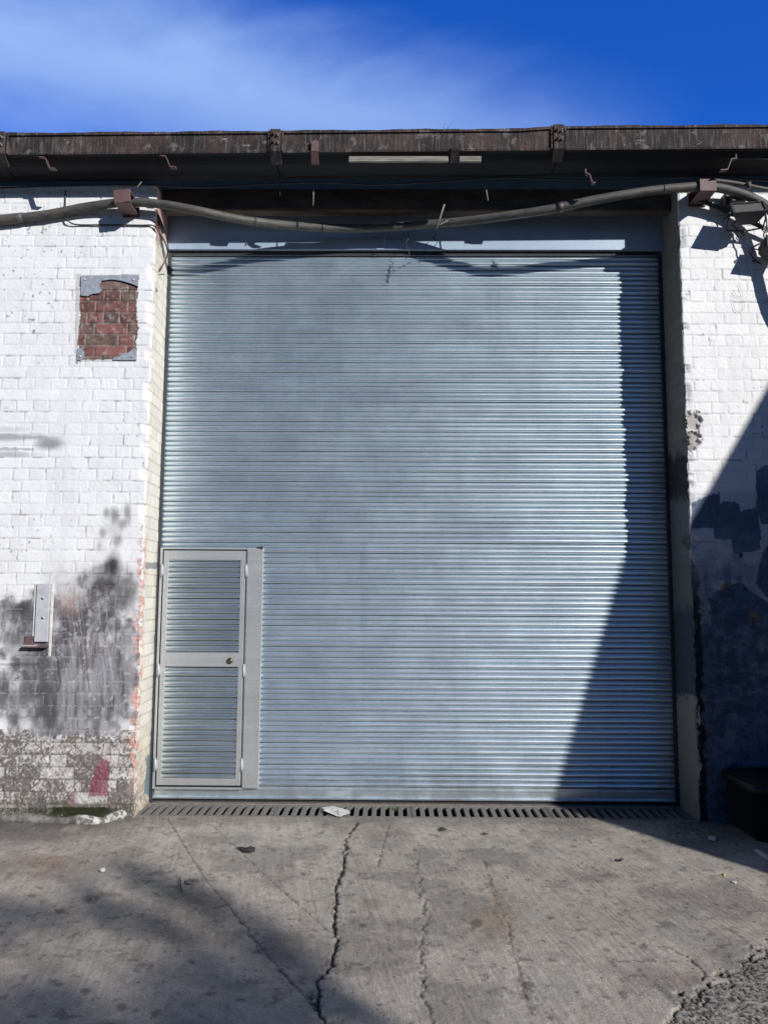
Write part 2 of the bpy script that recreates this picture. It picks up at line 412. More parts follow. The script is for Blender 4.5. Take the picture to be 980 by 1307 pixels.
        c = lerp(c, (.22, .07, .12), ell(px, py, 92, 1018, 7, 12, .5, wob) * .5)
        c = lerp(c, (.07, .07, .045), ss(1014, 1036, py + wob * 30) * .6 * front)
        # square of bare brick where a board came off
        hole = inpoly(px + (n_mid - .5) * 5 + wob * 4, py + (n_mid - .5) * 5, [(103, 353), (176, 352), (174, 459), (99, 459)])
        bc = np.array((.175, .078, .070)) * (.65 + .75 * rid)[:, None]
        bc = lerp(bc, (.15, .11, .095), (hsh(k, np.floor(rid * 999), 5) < .38) * .8)
        bc = lerp(bc, (.20, .165, .15), joint * .9)
        bc = lerp(bc, (.06, .04, .04), ss(.55, .7, fbm(U, Z, 30, 68)) * .6); bc = lerp(bc, (.34, .32, .30), ss(.64, .70, fbm(U, Z, 50, 69)) * .5); bc *= (.65 + .7 * n_mid)[:, None]
        c = np.where(hole[:, None], bc, c)
        disp -= hole * (.004 + joint * .005)
        edge = np.zeros(len(px), bool)
        for e in ([(101, 351), (178, 350), (178, 353), (101, 354)], [(97, 350), (103, 350), (100, 461), (96, 461)], [(96, 459), (175, 459), (175, 462), (96, 462)]):
            edge |= inpoly(px, py, e)
        c = lerp(c, (.28, .27, .26), edge * .5)
        # reveal: cream paint, orange and pink where it peels
        rv_ = ss(.0, .012, U)
        cream = np.array((.70, .66, .585)) * (.86 + .16 * rid + .1 * (n_lo - .5))[:, None]
        cream = lerp(cream, (.32, .26, .2), joint * .5)
        cream = lerp(cream, (.50, .22, .18), ss(320, 290, py) * .7)
        cream = lerp(cream, (.56, .47, .36), ss(900, 980, py) * .6)
        cream = lerp(cream, (.26, .21, .15), ss(.5, .66, fbm(U, Z, 30, 61)) * ss(880, 1000, py) * .5)
        cream = lerp(cream, (.17, .14, .12), ss(.50, .60, fbm(U, Z, 60, 66)) * ss(960, 1020, py + wob * 60) * .8)
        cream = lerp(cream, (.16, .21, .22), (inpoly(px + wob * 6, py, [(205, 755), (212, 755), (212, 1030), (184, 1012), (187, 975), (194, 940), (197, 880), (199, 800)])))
        c = c * (1 - rv_[:, None]) + cream * rv_[:, None]
        pk = ss(.50, .60, fbm(U, Z, 34, 62)) * ss(.085, .03, np.abs(U - .015)) * ss(640, 720, py) * (1 - ss(965, 1000, py) * .8)
        c = lerp(c, (.58, .26, .21), pk * .75)
        c = lerp(c, (.30, .22, .20), ss(.60, .68, fbm(U, Z, 60, 63)) * ss(.06, .02, np.abs(U)) * ss(600, 700, py) * .7)
        st = inpoly(px, py, [(186, 718), (210, 718), (210, 726), (186, 726)]) & (U > .01)
        c = lerp(c, (.25, .26, .27), st * 1.0)
    else:
        rb_ = hsh(k, np.floor(rid * 9999), 5)
        # smoky grey transition and dark blue over-painting, laid on roughly brick by brick
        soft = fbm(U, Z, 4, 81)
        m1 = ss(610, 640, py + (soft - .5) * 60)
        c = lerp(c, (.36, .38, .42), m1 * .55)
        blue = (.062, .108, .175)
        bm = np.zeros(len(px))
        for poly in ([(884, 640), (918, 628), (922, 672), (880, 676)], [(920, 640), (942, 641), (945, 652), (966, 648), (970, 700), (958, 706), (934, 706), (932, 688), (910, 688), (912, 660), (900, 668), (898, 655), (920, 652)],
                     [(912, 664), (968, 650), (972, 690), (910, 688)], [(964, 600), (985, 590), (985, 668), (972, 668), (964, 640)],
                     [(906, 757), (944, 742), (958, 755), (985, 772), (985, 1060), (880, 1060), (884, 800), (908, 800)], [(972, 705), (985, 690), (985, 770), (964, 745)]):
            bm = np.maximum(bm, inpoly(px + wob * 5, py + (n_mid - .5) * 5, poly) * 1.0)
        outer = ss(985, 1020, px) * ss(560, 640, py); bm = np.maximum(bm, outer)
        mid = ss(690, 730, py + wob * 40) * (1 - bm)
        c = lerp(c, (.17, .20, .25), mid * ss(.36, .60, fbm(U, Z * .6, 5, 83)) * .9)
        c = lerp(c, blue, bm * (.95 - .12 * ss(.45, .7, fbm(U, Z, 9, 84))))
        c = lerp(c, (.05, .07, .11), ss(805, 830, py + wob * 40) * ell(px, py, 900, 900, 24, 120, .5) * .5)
        c = lerp(c, (.42, .42, .42), ss(.60, .64, fbm(U * 2, Z, 24, 85)) * bm * .10)
        for q in ((925, 748, 8, 6, (.25, .18, .06), .8), (958, 787, 10, 8, (.22, .17, .07), .8), (882, 730, 5, 14, (.40, .10, .03), .7), (945, 709, 4, 5, (.05, .03, .03), 1), (970, 830, 9, 12, (.30, .31, .33), .8),
                  (925, 735, 16, 8, (.10, .22, .34), .5), (900, 770, 10, 40, (.24, .28, .32), .6), (955, 730, 16, 14, (.30, .32, .34), .75)):
            c = lerp(c, q[4], ell(px, py, q[0], q[1], q[2], q[3], .5, wob * 1.5) * q[5])
        c = lerp(c, (.02, .02, .025), ss(.62, .68, fbm(U, Z, 42, 86)) * ss(690, 760, py) * .5)
        c = lerp(c, (.34, .36, .38), ss(.56, .62, fbm(U, Z * .7, 17, 91, 5)) * ss(676, 700, py) * (1 - ss(800, 850, py)) * (1 - bm) * .65)
        c = lerp(c, (.30, .31, .33), ss(.60, .66, fbm(U * .8, Z * 2.2, 20, 92, 5)) * ss(800, 850, py) * ell(px, py, 955, 860, 60, 80, .8) * .5)
        c = lerp(c, (.030, .052, .090), ss(.54, .60, fbm(U, Z, 12, 93, 5)) * ss(690, 760, py) * .6)
        c = lerp(c, (.03, .035, .04), low * .6)
        rag = 1 - ss(.020, .034, np.abs(U + .028) + (fbm(U, Z, 26, 94) - .5) * .06)
        rag *= ss(690, 800, py) * front; c = lerp(c, (.008, .008, .010), rag * .95); disp -= rag * .014
        for cy in (537, 562): c = lerp(c, (.22, .19, .17), ell(px, py, 882, cy, 11, 13, .3, (n_mid - .5) * 1.2) * .7)
        # reveal
        rv_ = ss(.0, .012, U)
        jc = np.array((.26, .25, .22)) * (.85 + .2 * rid)[:, None]
        jc = lerp(jc, (.18, .17, .15), joint * .5)
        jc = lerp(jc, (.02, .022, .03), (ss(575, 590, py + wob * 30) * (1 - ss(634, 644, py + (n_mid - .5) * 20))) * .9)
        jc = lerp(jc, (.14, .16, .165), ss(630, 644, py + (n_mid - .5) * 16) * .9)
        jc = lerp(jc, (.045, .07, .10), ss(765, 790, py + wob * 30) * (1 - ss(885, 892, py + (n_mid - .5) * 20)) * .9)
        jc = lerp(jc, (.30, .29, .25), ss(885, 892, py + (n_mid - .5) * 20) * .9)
        c = c * (1 - rv_[:, None]) + jc * rv_[:, None]
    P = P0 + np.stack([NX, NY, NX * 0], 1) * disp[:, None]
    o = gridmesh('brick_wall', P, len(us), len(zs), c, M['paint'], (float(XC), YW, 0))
    # make the normals face outwards on both sides
    if left is False:
        o.data.flip_normals()
    return o
wl = wall('left'); wr = wall('right')
tag(wl, 'white painted brick wall left of the shutter with black spray stains and a bare brick square', 'wall')
tag(wr, 'white painted brick wall right of the shutter with dark blue paint over its lower half', 'wall')
# solid core behind each painted face, as part of its wall
for o, x0, x1 in ((wl, XLC - 7.5, XLC - .025), (wr, XRC + .025, XRC + 7.5)):
    b = MB(); b.box((x0, YW + .03, 0), (x1, YW + .60, ZT - .002)); c_ = b.build('wall_core', M['farbrick'], o)
for o, x0, x1 in ((wl, XLC - 9, XLC - 3.55), (wr, XRC + 3.55, XRC + 9)):
    b = MB(); b.box((x0, YW + .004, 0), (x1, YW + .028, ZT - .002)); b.build('wall_end', mat('plain_white_paint', (.76, .77, .78), (.65, .66, .67), .6), o)

# ------------------------------------------------------------------ lintel, fascia, roof
LB_ = 4.282
b = MB(); b.box((XLC - .002, YW + .125, LB_), (XRC + .02, YW + .22, ZT + .05), .008)
tag(b.build('concrete_lintel', M['lintel'], at=(0, YW, LB_)), 'dark brown stained concrete beam across the top of the doorway, under the gutter', 'beam')
fb = W(216, 318, YF).z
r_ = thing('fascia_panel', (0, YF, fb), 'blue grey sheet steel panel between the beam and the roller shutter', 'panel')
b = MB(); b.box((XL - .02, YF, fb), (XR + .02, YF + .03, ZT)); b.build('sheet', M['fascia'], r_)
b = MB(); b.box((XL - .015, YF + .0305, fb - .03), (XR + .015, YF + .036, fb + .03), .002); b.build('recess_shade_strip', M['dark'], r_)  # dark strip added to stand for the shaded recess above the curtain
b = MB(); b.box((XLC + .05, YW + .225, ZT - .02), (XRC - .05, YF - .004, ZT + .01)); b.build('closing_board', M['soffit'], r_)
b = MB(); b.prism([Vector((-9, 5.02, ZT + .14)), Vector((-9, 14, ZT + 1.9)), Vector((-9, 14, ZT + 1.84)), Vector((-9, 5.05, ZT + .08))], (18, 0, 0))
tag(b.build('roof', M['roof'], at=(0, 5.3, ZT)), 'shallow grey corrugated roof rising behind the gutter', 'roof')

# ------------------------------------------------------------------ gutter
YG = 4.985
def zt(x):  # top and bottom of the face, surveyed; it climbs to the right and kinks at one joint
    pts = [(-9, W(0, 171, YG).z - .06), (W(0, 171, YG).x, W(0, 171, YG).z), (W(352, 168, YG).x, W(352, 168, YG).z), (W(610, 165.5, YG).x, W(610, 165.5, YG).z), (W(662, 165.5, YG).x, W(662, 165.5, YG).z), (W(712, 162, YG).x, W(712, 162, YG).z), (W(980, 160, YG).x, W(980, 160, YG).z), (9, W(980, 160, YG).z + .04)]
    return float(np.interp(x, [p[0] for p in pts], [p[1] for p in pts]))
def zb(x):
    pts = [(-9, W(0, 198, YG).z - .06), (W(0, 198, YG).x, W(0, 198, YG).z), (W(480, 194, YG).x, W(480, 194, YG).z), (W(980, 189.5, YG).x, W(980, 189.5, YG).z), (9, W(980, 189.5, YG).z + .04)]
    return float(np.interp(x, [p[0] for p in pts], [p[1] for p in pts]))
gut = thing('roof_gutter', (0, YG, 4.45), 'long rusty cast iron box gutter running along the roof edge', 'gutter')
jx = [W(p, 180, YG).x for p in (2, 352, 712)]
st_ = jx[2] - jx[1]
jx = [jx[0] - st_ * 2, jx[0] - st_, *jx, jx[2] + st_, jx[2] + 2 * st_]
for a_, c_ in zip(jx[:-1], jx[1:]):
    b = MB(); n = 30; rings = []
    for i in range(n + 1):
        x = a_ + .004 + (c_ - a_ - .008) * i / n; t, q = zt(x), zb(x)
        w_ = .003 * math.sin(x * 9) + .002 * math.sin(x * 31 + 1)
        rings.append([(YG - .012, t + w_), (YG - .012, t - .018), (YG, t - .022), (YG + .002 + w_, q + .02), (YG - .006, q + .012), (YG - .002, q), (YG + .02, q - .006), (YG + .055, q - .030), (YG + .075, q - .040), (YG + .20, q - .046), (YG + .27, q - .044), (YG + .27, t - .02), (YG + .255, t - .02), (YG + .255, q - .03), (YG + .03, q), (YG + .012, t)])
        rings[-1] = [Vector((x, yy, zz)) for yy, zz in rings[-1]]
    m_ = len(rings[0]); vs = [p for r in rings for p in r]
    fs = [(i * m_ + k, i * m_ + (k + 1) % m_, (i + 1) * m_ + (k + 1) % m_, (i + 1) * m_ + k) for i in range(n) for k in range(m_)]
    fs += [tuple(range(m_))[::-1], tuple(n * m_ + k for k in range(m_))]
    b.add(vs, fs); go = b.build('gutter_length', M['iron'], gut); go.data.materials.append(M['underside_shade'])
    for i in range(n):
        for k in range(5, 11): go.data.polygons[i * m_ + k].material_index = 1  # underside faces take the painted-in shade
for x in jx[1:-1]:
    t, q = zt(x), zb(x); b = MB()
    b.box((x - .036, YG - .026, q - .004), (x + .036, YG + .0, t + .006), .004)
    b.box((x - .052, YG - .016, q + .004), (x - .040, YG - .001, t + .002), .003)
    b.box((x + .042, YG - .016, q + .004), (x + .054, YG - .001, t + .002), .003)
    b.prism([Vector((x - .036, YG - .026, q - .005)), Vector((x - .036, YG + .05, q - .056)), Vector((x - .036, YG + .06, q - .035)), Vector((x - .036, YG - .0, q + .01))], (.072, 0, 0))
    fl = b.build('joint_flange', M['iron'], gut)
    for dx, dzq in ((-.014, .75), (.016, .72), (-.012, .38), (.018, .36)):
        b = MB(); zz = q + (t - q) * dzq
        b.tube([(x + dx, YG - .024, zz), (x + dx, YG - .036, zz)], .0095, 6); b.tube([(x + dx, YG - .036, zz), (x + dx, YG - .052, zz)], .005, 8)
        b.build('bolt', M['timber'] if dx > 0 else M['iron'], fl)
for p, y0, y1 in ((402, 180, 206), (580, 188, 207)):     # flat iron straps under the gutter
    x = W(p, 190, YG).x; zt0 = W(p, y0, YG - .015).z; b = MB()
    zz = zb(x)
    b.box((x - .026, YG - .022, zz - .004), (x + .026, YG - .004, zt0), .003)
    b.prism([Vector((x - .026, YG - .022, zz - .002)), Vector((x - .026, YG - .004, zz - .010)), Vector((x - .026, YG + .05, zz - .060)), Vector((x - .026, YG + .03, zz - .062))], (.052, 0, 0))
    b.build('strap', M['rust'] if p == 402 else M['iron'], gut)
# z-shaped fixing straps hanging under the gutter
zspec = [(57, 201, 'bent steel strap hanging under the gutter above the far left of the white wall', 1), (211, 199, 'bent steel strap hanging under the gutter near the left corner of the doorway', 1),
         (752, 222, 'small bent steel tab under the gutter near the right end of the beam', .55), (933, 203, 'bent steel strap hanging under the gutter above the floodlights', -1)]
for p, y, lab, sc in zspec:
    a_ = W(p, y + 8, YG + .006); s_ = .055 * sc; b = MB()
    l = [a_ + Vector((-.04 * sc, 0, .05)), a_ + Vector((.0, 0, .045)), a_ + Vector((.03 * sc, .0, -.03 * abs(sc))), a_ + Vector((.075 * sc, 0, -.035 * abs(sc)))]
    th = Vector((0, 0, .006))
    for i in range(3):
        b.prism([l[i], l[i + 1], l[i + 1] + th, l[i] + th] if i != 1 else [l[i], l[i + 1], l[i + 1] + Vector((.006, 0, 0)), l[i] + Vector((.006, 0, 0))], (0, .035, 0))
    b.tube([l[0] + Vector((0, .017, 0)), l[0] + Vector((0, .017, .04))], .006, 6)
    tag(b.build('fixing_strap', M['rust'], at=a_), lab, 'strap', 'steel straps hanging under the gutter')
# pale batten below the gutter lip
bt = thing('timber_batten', W(525, 203, YG + .03), 'bleached timber batten tucked under the gutter above the middle of the doorway', 'batten')
for x0, x1 in ((445, 572), (586, 614)):
    a_, c_ = W(x0, 199, YG + .012), W(x1, 198.2, YG + .012); b = MB(); z0 = W(x0, 206, YG + .012).z
    b.box((a_.x, YG + .012, z0), (c_.x, YG + .034, a_.z), .003); b.build('board', M['timber'], bt)
# dry twig on the gutter
b = MB(); a_ = Vector((W(569, 166, YG).x, YG + .03, zt(W(569, 166, YG).x) - .02))
for k in range(7):
    e = a_ + Vector((random.uniform(-.04, .05), random.uniform(-.02, .02), random.uniform(.04, .10)))
    m2 = (a_ + e) / 2 + Vector((random.uniform(-.01, .01), 0, .01)); b.tube([a_, m2, e], [.0016, .0012, .0007], 4)
tag(b.build('dry_weed', M['twig'], at=a_), 'small dry weed growing out of the gutter top', 'weed')

# ------------------------------------------------------------------ roller shutter
sh = thing('roller_shutter', (0, YD, 0), 'large galvanised steel roller shutter closing the doorway', 'roller shutter')
ZC0, ZC1 = .115, 4.17
PIT = .0757
ns = int((ZC1 - ZC0) / PIT)
# profile over one slat pitch: main rib, shallow valley, second rib, tight interlock groove (t, outwards)
prof = []
for t0_, t1_, h_, lo_ in ((0, .55, .0125, -.0075), (.55, 1, .0110, -.0035)):
    for k in range(11):
        if k == 10 and t1_ < 1: continue
        a_ = math.pi * k / 10; e_ = (1 - math.cos(a_)) / 2
        base_ = lo_ if k < 5 else (-.0035 if t1_ < 1 else -.0075)
        prof.append((t0_ + (t1_ - t0_) * e_ ** 1.45 * .998, base_ + (h_ - base_) * math.sin(a_) ** .72))
def curtain(name, x0, x1, z0, z1, y, nx, parent, seed, phase=0, m='slat'):
    zl = []; k0 = -1
    base = z0 + phase
    for k in range(k0, int((z1 - z0) / PIT) + 2):
        for t, q in prof:
            z = base + (k + t) * PIT
            if z0 <= z <= z1: zl.append((z, q, k))
    z = np.array([a[0] for a in zl]); q = np.array([a[1] for a in zl]); kk = np.array([a[2] for a in zl])
    xs = np.linspace(x0, x1, nx)
    X, Z = np.meshgrid(xs, z); Q = np.meshgrid(xs, q)[1]; K = np.meshgrid(xs, kk)[1]
    X, Z, Q, K = X.ravel(), Z.ravel(), Q.ravel(), K.ravel()
    tilt = (hsh(K, K * 0, seed) - .5) * .022
    dy = (vnoise(X * 1.1 + hsh(K, K * 0, seed + 1) * 50, K * 1.0, seed + 2) - .5) * .004 + (vnoise(X * .8, Z * .9, seed + 3) - .5) * .004
    Z2 = Z + (vnoise(X * .9, K * 1.0, seed + 4) - .5) * .0016
    frac = ((Z - base) / PIT) % 1
    P = np.stack([X, y - Q * 2.3 - dy + tilt * (frac - .5) * PIT * .8, Z2], 1)
    o = gridmesh(name, P, nx, len(z), None, M[m], (0, 0, 0))
    o.parent = parent; o.data.transform(Matrix.Translation(-Vector(parent['_b']))); o['_b'] = list(parent['_b'])
    return o
curtain('slat_curtain', XL + .012, XR - .012, ZC0, ZC1, YD, 110, sh, 5)
for s_, x in ((1, XL), (-1, XR)):
    b = MB(); b.box((min(x - s_ * .01, x + s_ * .028), YD - .042, .0), (max(x - s_ * .01, x + s_ * .028), YD - .030, 4.20), .002)
    b.box((min(x - s_ * .01, x + s_ * .004), YD - .030, .0), (max(x - s_ * .01, x + s_ * .004), YD + .05, 4.20), .002)
    b.build('guide_rail', M['guide'], sh)
b = MB(); b.box((XL + .01, YD - .016, .022), (XR - .01, YD + .012, ZC0 - .003), .004)
b.box((XL + .01, YD + .013, .022), (XR - .01, YD + .020, ZC0 + .04))
b.box((XL + .01, YD - .040, .030), (XR - .01, YD - .0165, .040), .002); b.box((XL + .01, YD - .024, .088), (XR - .01, YD - .0165, .098), .002)
b.build('bottom_rail', M['slat'], sh)
b = MB(); b.box((XL + .01, YD - .010, .004), (XR - .01, YD + .006, .021)); b.build('rubber_seal', M['dark'], sh)
b = MB(); b.tube([(XL, YD + .14, 4.26), (XR, YD + .14, 4.26)], .12, 20); b.build('roller_drum', M['slat'], sh)
# wicket door
YK = YD - .052
def wx(px, py): return W(px, py, YK)
dl = (wx(211, 705).x + wx(199, 1003).x) / 2; dr = (wx(314, 705).x + wx(307, 1003).x) / 2
z1_ = wx(260, 703).z; z0_ = wx(255, 1002).z
pl0 = (wx(316, 705).x + wx(309, 1003).x) / 2; pl1 = (wx(337, 705).x + wx(330, 1003).x) / 2
print('wicket', dl, dr, z0_, z1_, pl0, pl1)
b = MB()   # surround
b.box((dl - .030, YK - .004, z0_ - .030), (dl - .012, YK + .02, z1_ + .022), .003)
b.box((dl - .011, YK - .004, z1_ + .010), (pl1 - .02, YK + .02, z1_ + .022), .002)
b.box((dl - .011, YK - .004, z0_ - .030), (dr + .013, YK + .02, z0_ - .016), .003)
b.box((dr + .006, YK - .002, z0_ - .015), (dr + .012, YK + .02, z1_ + .009), .002)
b.build('door_surround', M['steel'], sh)
b = MB(); b.box((dl - .012, YK + .012, z0_ - .016), (dr + .008, YK + .022, z1_ + .010)); b.build('shadow_gap', M['dark'], sh)
b = MB(); b.box((pl0, YK - .010, z0_ - .02), (pl1, YK + .012, z1_ + .018), .004); b.build('jamb_plate', M['steel'], sh)
b = MB(); b.box((pl1 - .016, YK - .016, z1_ + .012), (pl1 - .010, YK - .006, z1_ + .04)); b.box((pl1 - .05, YK - .012, z1_ + .019), (pl1 - .008, YK + .0, z1_ + .027), .002); b.build('catch', M['dark'], sh)
wd = MB(); fw = .036
za, zb_ = wx(260, 833).z, wx(260, 851).z           # middle rail
wd.box((dl, YK - .014, z0_), (dl + fw, YK + .010, z1_), .003); wd.box((dr - fw, YK - .014, z0_), (dr, YK + .010, z1_), .003)
tz = wx(260, 715).z; bz = wx(255, 993).z
wd.box((dl + fw, YK - .014, tz), (dr - fw, YK + .010, z1_), .003); wd.box((dl + fw, YK - .014, z0_), (dr - fw, YK + .010, bz), .003)
wd.box((dl + fw, YK - .0135, zb_), (dr - fw, YK + .010, za), .003)
leaf = wd.build('wicket_door', M['steel'], sh)
curtain('slat_panel', dl + fw - .004, dr - fw + .004, za + .001, tz - .001, YK + .012, 24, leaf, 15, .01, 'doorslat')
curtain('slat_panel', dl + fw - .004, dr - fw + .004, bz + .001, zb_ - .001, YK + .012, 24, leaf, 16, .03, 'doorslat')
lk = W(294, 843, YK - .014); b = MB(); b.tube([(lk.x, YK - .012, lk.z), (lk.x, YK - .026, lk.z)], .021, 18); b.build('lock', M['brass'], leaf)
b = MB(); b.box((lk.x - .004, YK - .029, lk.z - .014), (lk.x + .004, YK - .0265, lk.z + .012), 0, Matrix.Rotation(.7, 3, 'Y')); b.build('keyhole', M['dark'], leaf)
for zz in (wx(210, 728).z, wx(205, 855).z, wx(200, 975).z):
    for x in (dl - .008, dr + .008):
        b = MB(); b.tube([(x, YK - .018, zz - .045), (x, YK - .018, zz + .045)], .0065, 8); b.box((x - .012, YK - .016, zz - .03), (x + .012, YK - .0145, zz + .03), .0006)
        b.build('hinge', M['greypaint'], leaf)

# ------------------------------------------------------------------ drain
YD0, YD1 = 5.315, 5.600
gx = [G(p, 1037).x for p in (350, 525, 700)]; sl = (gx[2] - gx[0]) / 2
gx = [gx[0] - sl, gx[0], gx[1], gx[2], gx[2] + sl]
labs = ['ribbed drain grate in front of the wicket door, leftmost of the row', 'ribbed drain grate with crumpled white card lying on it', 'ribbed drain grate right of the small weed, in front of the shutter middle', 'ribbed drain grate half in shadow, rightmost of the row']
for i in range(4):
    x0, x1 = gx[i], gx[i + 1]
    t = thing('drain_grate', ((x0 + x1) / 2, (YD0 + YD1) / 2, -.02), labs[i], 'drain grate', 'drain grates across the doorway')
    b = MB(); n = 15; p_ = (x1 - x0 - .028) / n; sw = p_ * .47
    b.box((x0 + .002, YD0, -.024), (x1 - .002, YD0 + .030, .001), .002); b.box((x0 + .002, YD1 - .030, -.024), (x1 - .002, YD1, .001), .002)
    b.box((x0 + .002, YD0 + .030, -.024), (x0 + .014, YD1 - .030, .001), .002); b.box((x1 - .014, YD0 + .030, -.024), (x1 - .002, YD1 - .030, .001), .002)
    b.build('frame', M['grate'], t); b = MB()
    for k in range(n + 1):
        xa = x0 + .014 + k * p_ - (p_ - sw) / 2; xb = xa + (p_ - sw)
        xa = max(xa, x0 + .0145); xb = min(xb, x1 - .0145)
        b.box((xa, YD0 + .0305, -.024), (xb, YD1 - .0305, .0005), .002)
    b.build('ribs', M['grate'], t)
tr = MB(); X0, X1 = gx[0], gx[-1]
tr.add([(X0, YD0, -.001), (X1, YD0, -.001), (X1, YD1, -.001), (X0, YD1, -.001), (X0, YD0, -.35), (X1, YD0, -.35), (X1, YD1, -.35), (X0, YD1, -.35)],
       [(0, 1, 5, 4), (1, 2, 6, 5), (2, 3, 7, 6), (3, 0, 4, 7), (4, 5, 6, 7)])
tag(tr.build('drain_channel', M['black'], at=(0, YD0, -.35)), 'dark drain trench under the row of ribbed grates', 'drain')

# ------------------------------------------------------------------ ground
b = MB(); xs_ = [-400, X0, X1, 400]; ys_ = [-400, YD0, YD1, 400]
vs = [(x, y, -.016) for y in ys_ for x in xs_]
b.add(vs, [(j * 4 + i, j * 4 + i + 1, (j + 1) * 4 + i + 1, (j + 1) * 4 + i) for j in range(3) for i in range(3) if not (i == 1 and j == 1)])
tag(b.build('ground', M['tarmac']), kind='structure')

def driveway():
    nu, nv = 900, 500
    pys = np.linspace(1047.2, 1480, nv)
    Ys = np.array([G(490, p).y for p in pys]); Ys[0] = YD0 - .001
    s_ = np.linspace(-1, 1, nu)
    SS, YY = np.meshgrid(s_, Ys); X = (SS * (.66 * YY + .25) + .02).ravel(); Y = YY.ravel()
    P = np.stack([X, Y, X * 0], 1); px, py = proj(P)
    nm = fbm(X, Y, 30, 201); nh = fbm(X, Y, 110, 202, 3); nl = fbm(X, Y, 1.6, 203); n2 = fbm(X, Y, 6, 204)
    z = (nl - .5) * .008 + (n2 - .5) * .003 + (nh - .5) * .0022 + (nm - .5) * .0022
    broom = vnoise(X * 75 + Y * 14, Y * 3.2, 205); z += (broom - .5) * .0022
    c = np.empty((len(X), 3)); c[:] = (.480, .430, .372)
    c *= (1 + (nl - .5) * .35 + (n2 - .5) * .30 + (nm - .5) * .50 + (nh - .5) * .35 + (broom - .5) * .10)[:, None]
    c = lerp(c, (.17, .155, .145), ss(.50, .66, fbm(X, Y, 3.3, 206, 6)) * .48)
    c = lerp(c, (.40, .38, .35), ss(.54, .68, fbm(X, Y, 4.5, 207, 6)) * .40)
    c = lerp(c, (.10, .09, .085), ss(.66, .74, fbm(X, Y, 24, 208, 5)) * .5)
    c = lerp(c, (.50, .47, .43), ss(.68, .76, fbm(X, Y, 30, 209, 5)) * .45)
    jit = (fbm(X, Y, 22, 210, 5) - .5); jit2 = (fbm(X, Y, 22, 211, 5) - .5)
    def crack(pts, w, dep, col_, a, jamp=.035):
        nonlocal z, c
        q = [G(*p) for p in pts]; dd, al = polydist(X + jit * jamp, Y + jit2 * jamp, [(v.x, v.y) for v in q])
        ww = w * (.15 + 1.7 * fbm(X, Y, 11, 215)); br_ = ss(.36, .5, fbm(X, Y, 6, 216)) if a < .6 else 1.0
        m = (1 - ss(ww * .5, ww, dd)) * br_; z -= m * dep
        c = lerp(c, col_, m * a)
        e = (1 - ss(ww, ww * 4.5, dd)) * ss(.5, .58, fbm(X, Y, 48, 217)) * br_; z -= e * .003; c = lerp(c, (.13, .12, .11), e * .6 * a)
    crack([(457, 1050), (441, 1072), (438, 1110), (430, 1135), (428, 1165), (429, 1200), (424, 1228), (411, 1248), (404, 1265), (409, 1290), (413, 1320), (410, 1400)], .0085, .012, (.025, .023, .022), .95, .05)
    crack([(413, 1300), (402, 1285), (392, 1270), (372, 1256), (340, 1225), (300, 1165)], .0035, .003, (.07, .062, .055), .55, .04)
    crack([(215, 1046), (240, 1087), (264, 1124), (300, 1165), (340, 1217), (413, 1300)], .0032, .0012, (.10, .08, .065), .75, .008)
    crack([(262, 1046), (300, 1080), (345, 1123), (378, 1152), (424, 1192)], .0026, .0008, (.09, .08, .07), .6, .008)
    crack([(497, 1052), (490, 1075), (482, 1105)], .004, .003, (.08, .07, .065), .7, .01)
    crack([(525, 1072), (533, 1110), (536, 1140), (545, 1170), (536, 1200), (541, 1235), (538, 1270), (552, 1320)], .007, .004, (.12, .11, .10), .42, .07)
    crack([(618, 1098), (633, 1150), (648, 1180), (655, 1215), (668, 1260), (682, 1320)], .009, .0015, (.17, .12, .085), .5, .02)
    crack([(545, 1094), (640, 1102), (760, 1108)], .003, .001, (.15, .14, .13), .35, .01)
    crack([(820, 1205), (850, 1208), (880, 1225), (897, 1240), (896, 1252)], .005, .004, (.08, .075, .07), .6, .03)
    wob = fbm(X, Y, 7, 220) - .5
    for q in ((77, 1163, 10, 4, .75), (118, 1147, 14, 6, .5), (143, 1142, 14, 3, .4), (75, 1257, 7, 3, .5), (110, 1265, 9, 4, .6), (155, 1285, 11, 7, .6), (474, 1154, 14, 9, .35), (607, 1178, 10, 6, .7),
              (463, 1181, 6, 3, .7), (672, 1258, 9, 5, .7), (387, 1116, 4, 1.6, .7), (355, 1105, 2.5, 1.2, .8), (820, 1255, 40, 22, .28), (540, 1085, 20, 8, .3), (760, 1120, 22, 6, .3), (165, 1222, 26, 14, .22)):
        c = lerp(c, (.075, .068, .062), ell(px, py, q[0], q[1], q[2], q[3], .6, wob * .9) * q[4])
    c = lerp(c, (.22, .12, .09), ell(px, py, 55, 1102, 60, 20, .9, wob) * .55)
    c = lerp(c, (.22, .12, .095), ell(px, py, 490, 1058, 60, 12, .9, wob) * .35)
    c = lerp(c, (.24, .15, .09), ell(px, py, 632, 1172, 34, 36, .9, wob) * .45)
    c = lerp(c, (.20, .09, .08), ell(px, py, 870, 1250, 34, 10, .9, wob) * .4)
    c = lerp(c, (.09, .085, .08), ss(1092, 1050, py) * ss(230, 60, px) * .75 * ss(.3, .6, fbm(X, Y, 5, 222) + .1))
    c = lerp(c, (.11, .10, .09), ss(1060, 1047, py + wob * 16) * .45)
    c = lerp(c, (.10, .095, .09), ss(1100, 1060, py) * ss(850, 940, px) * .6)
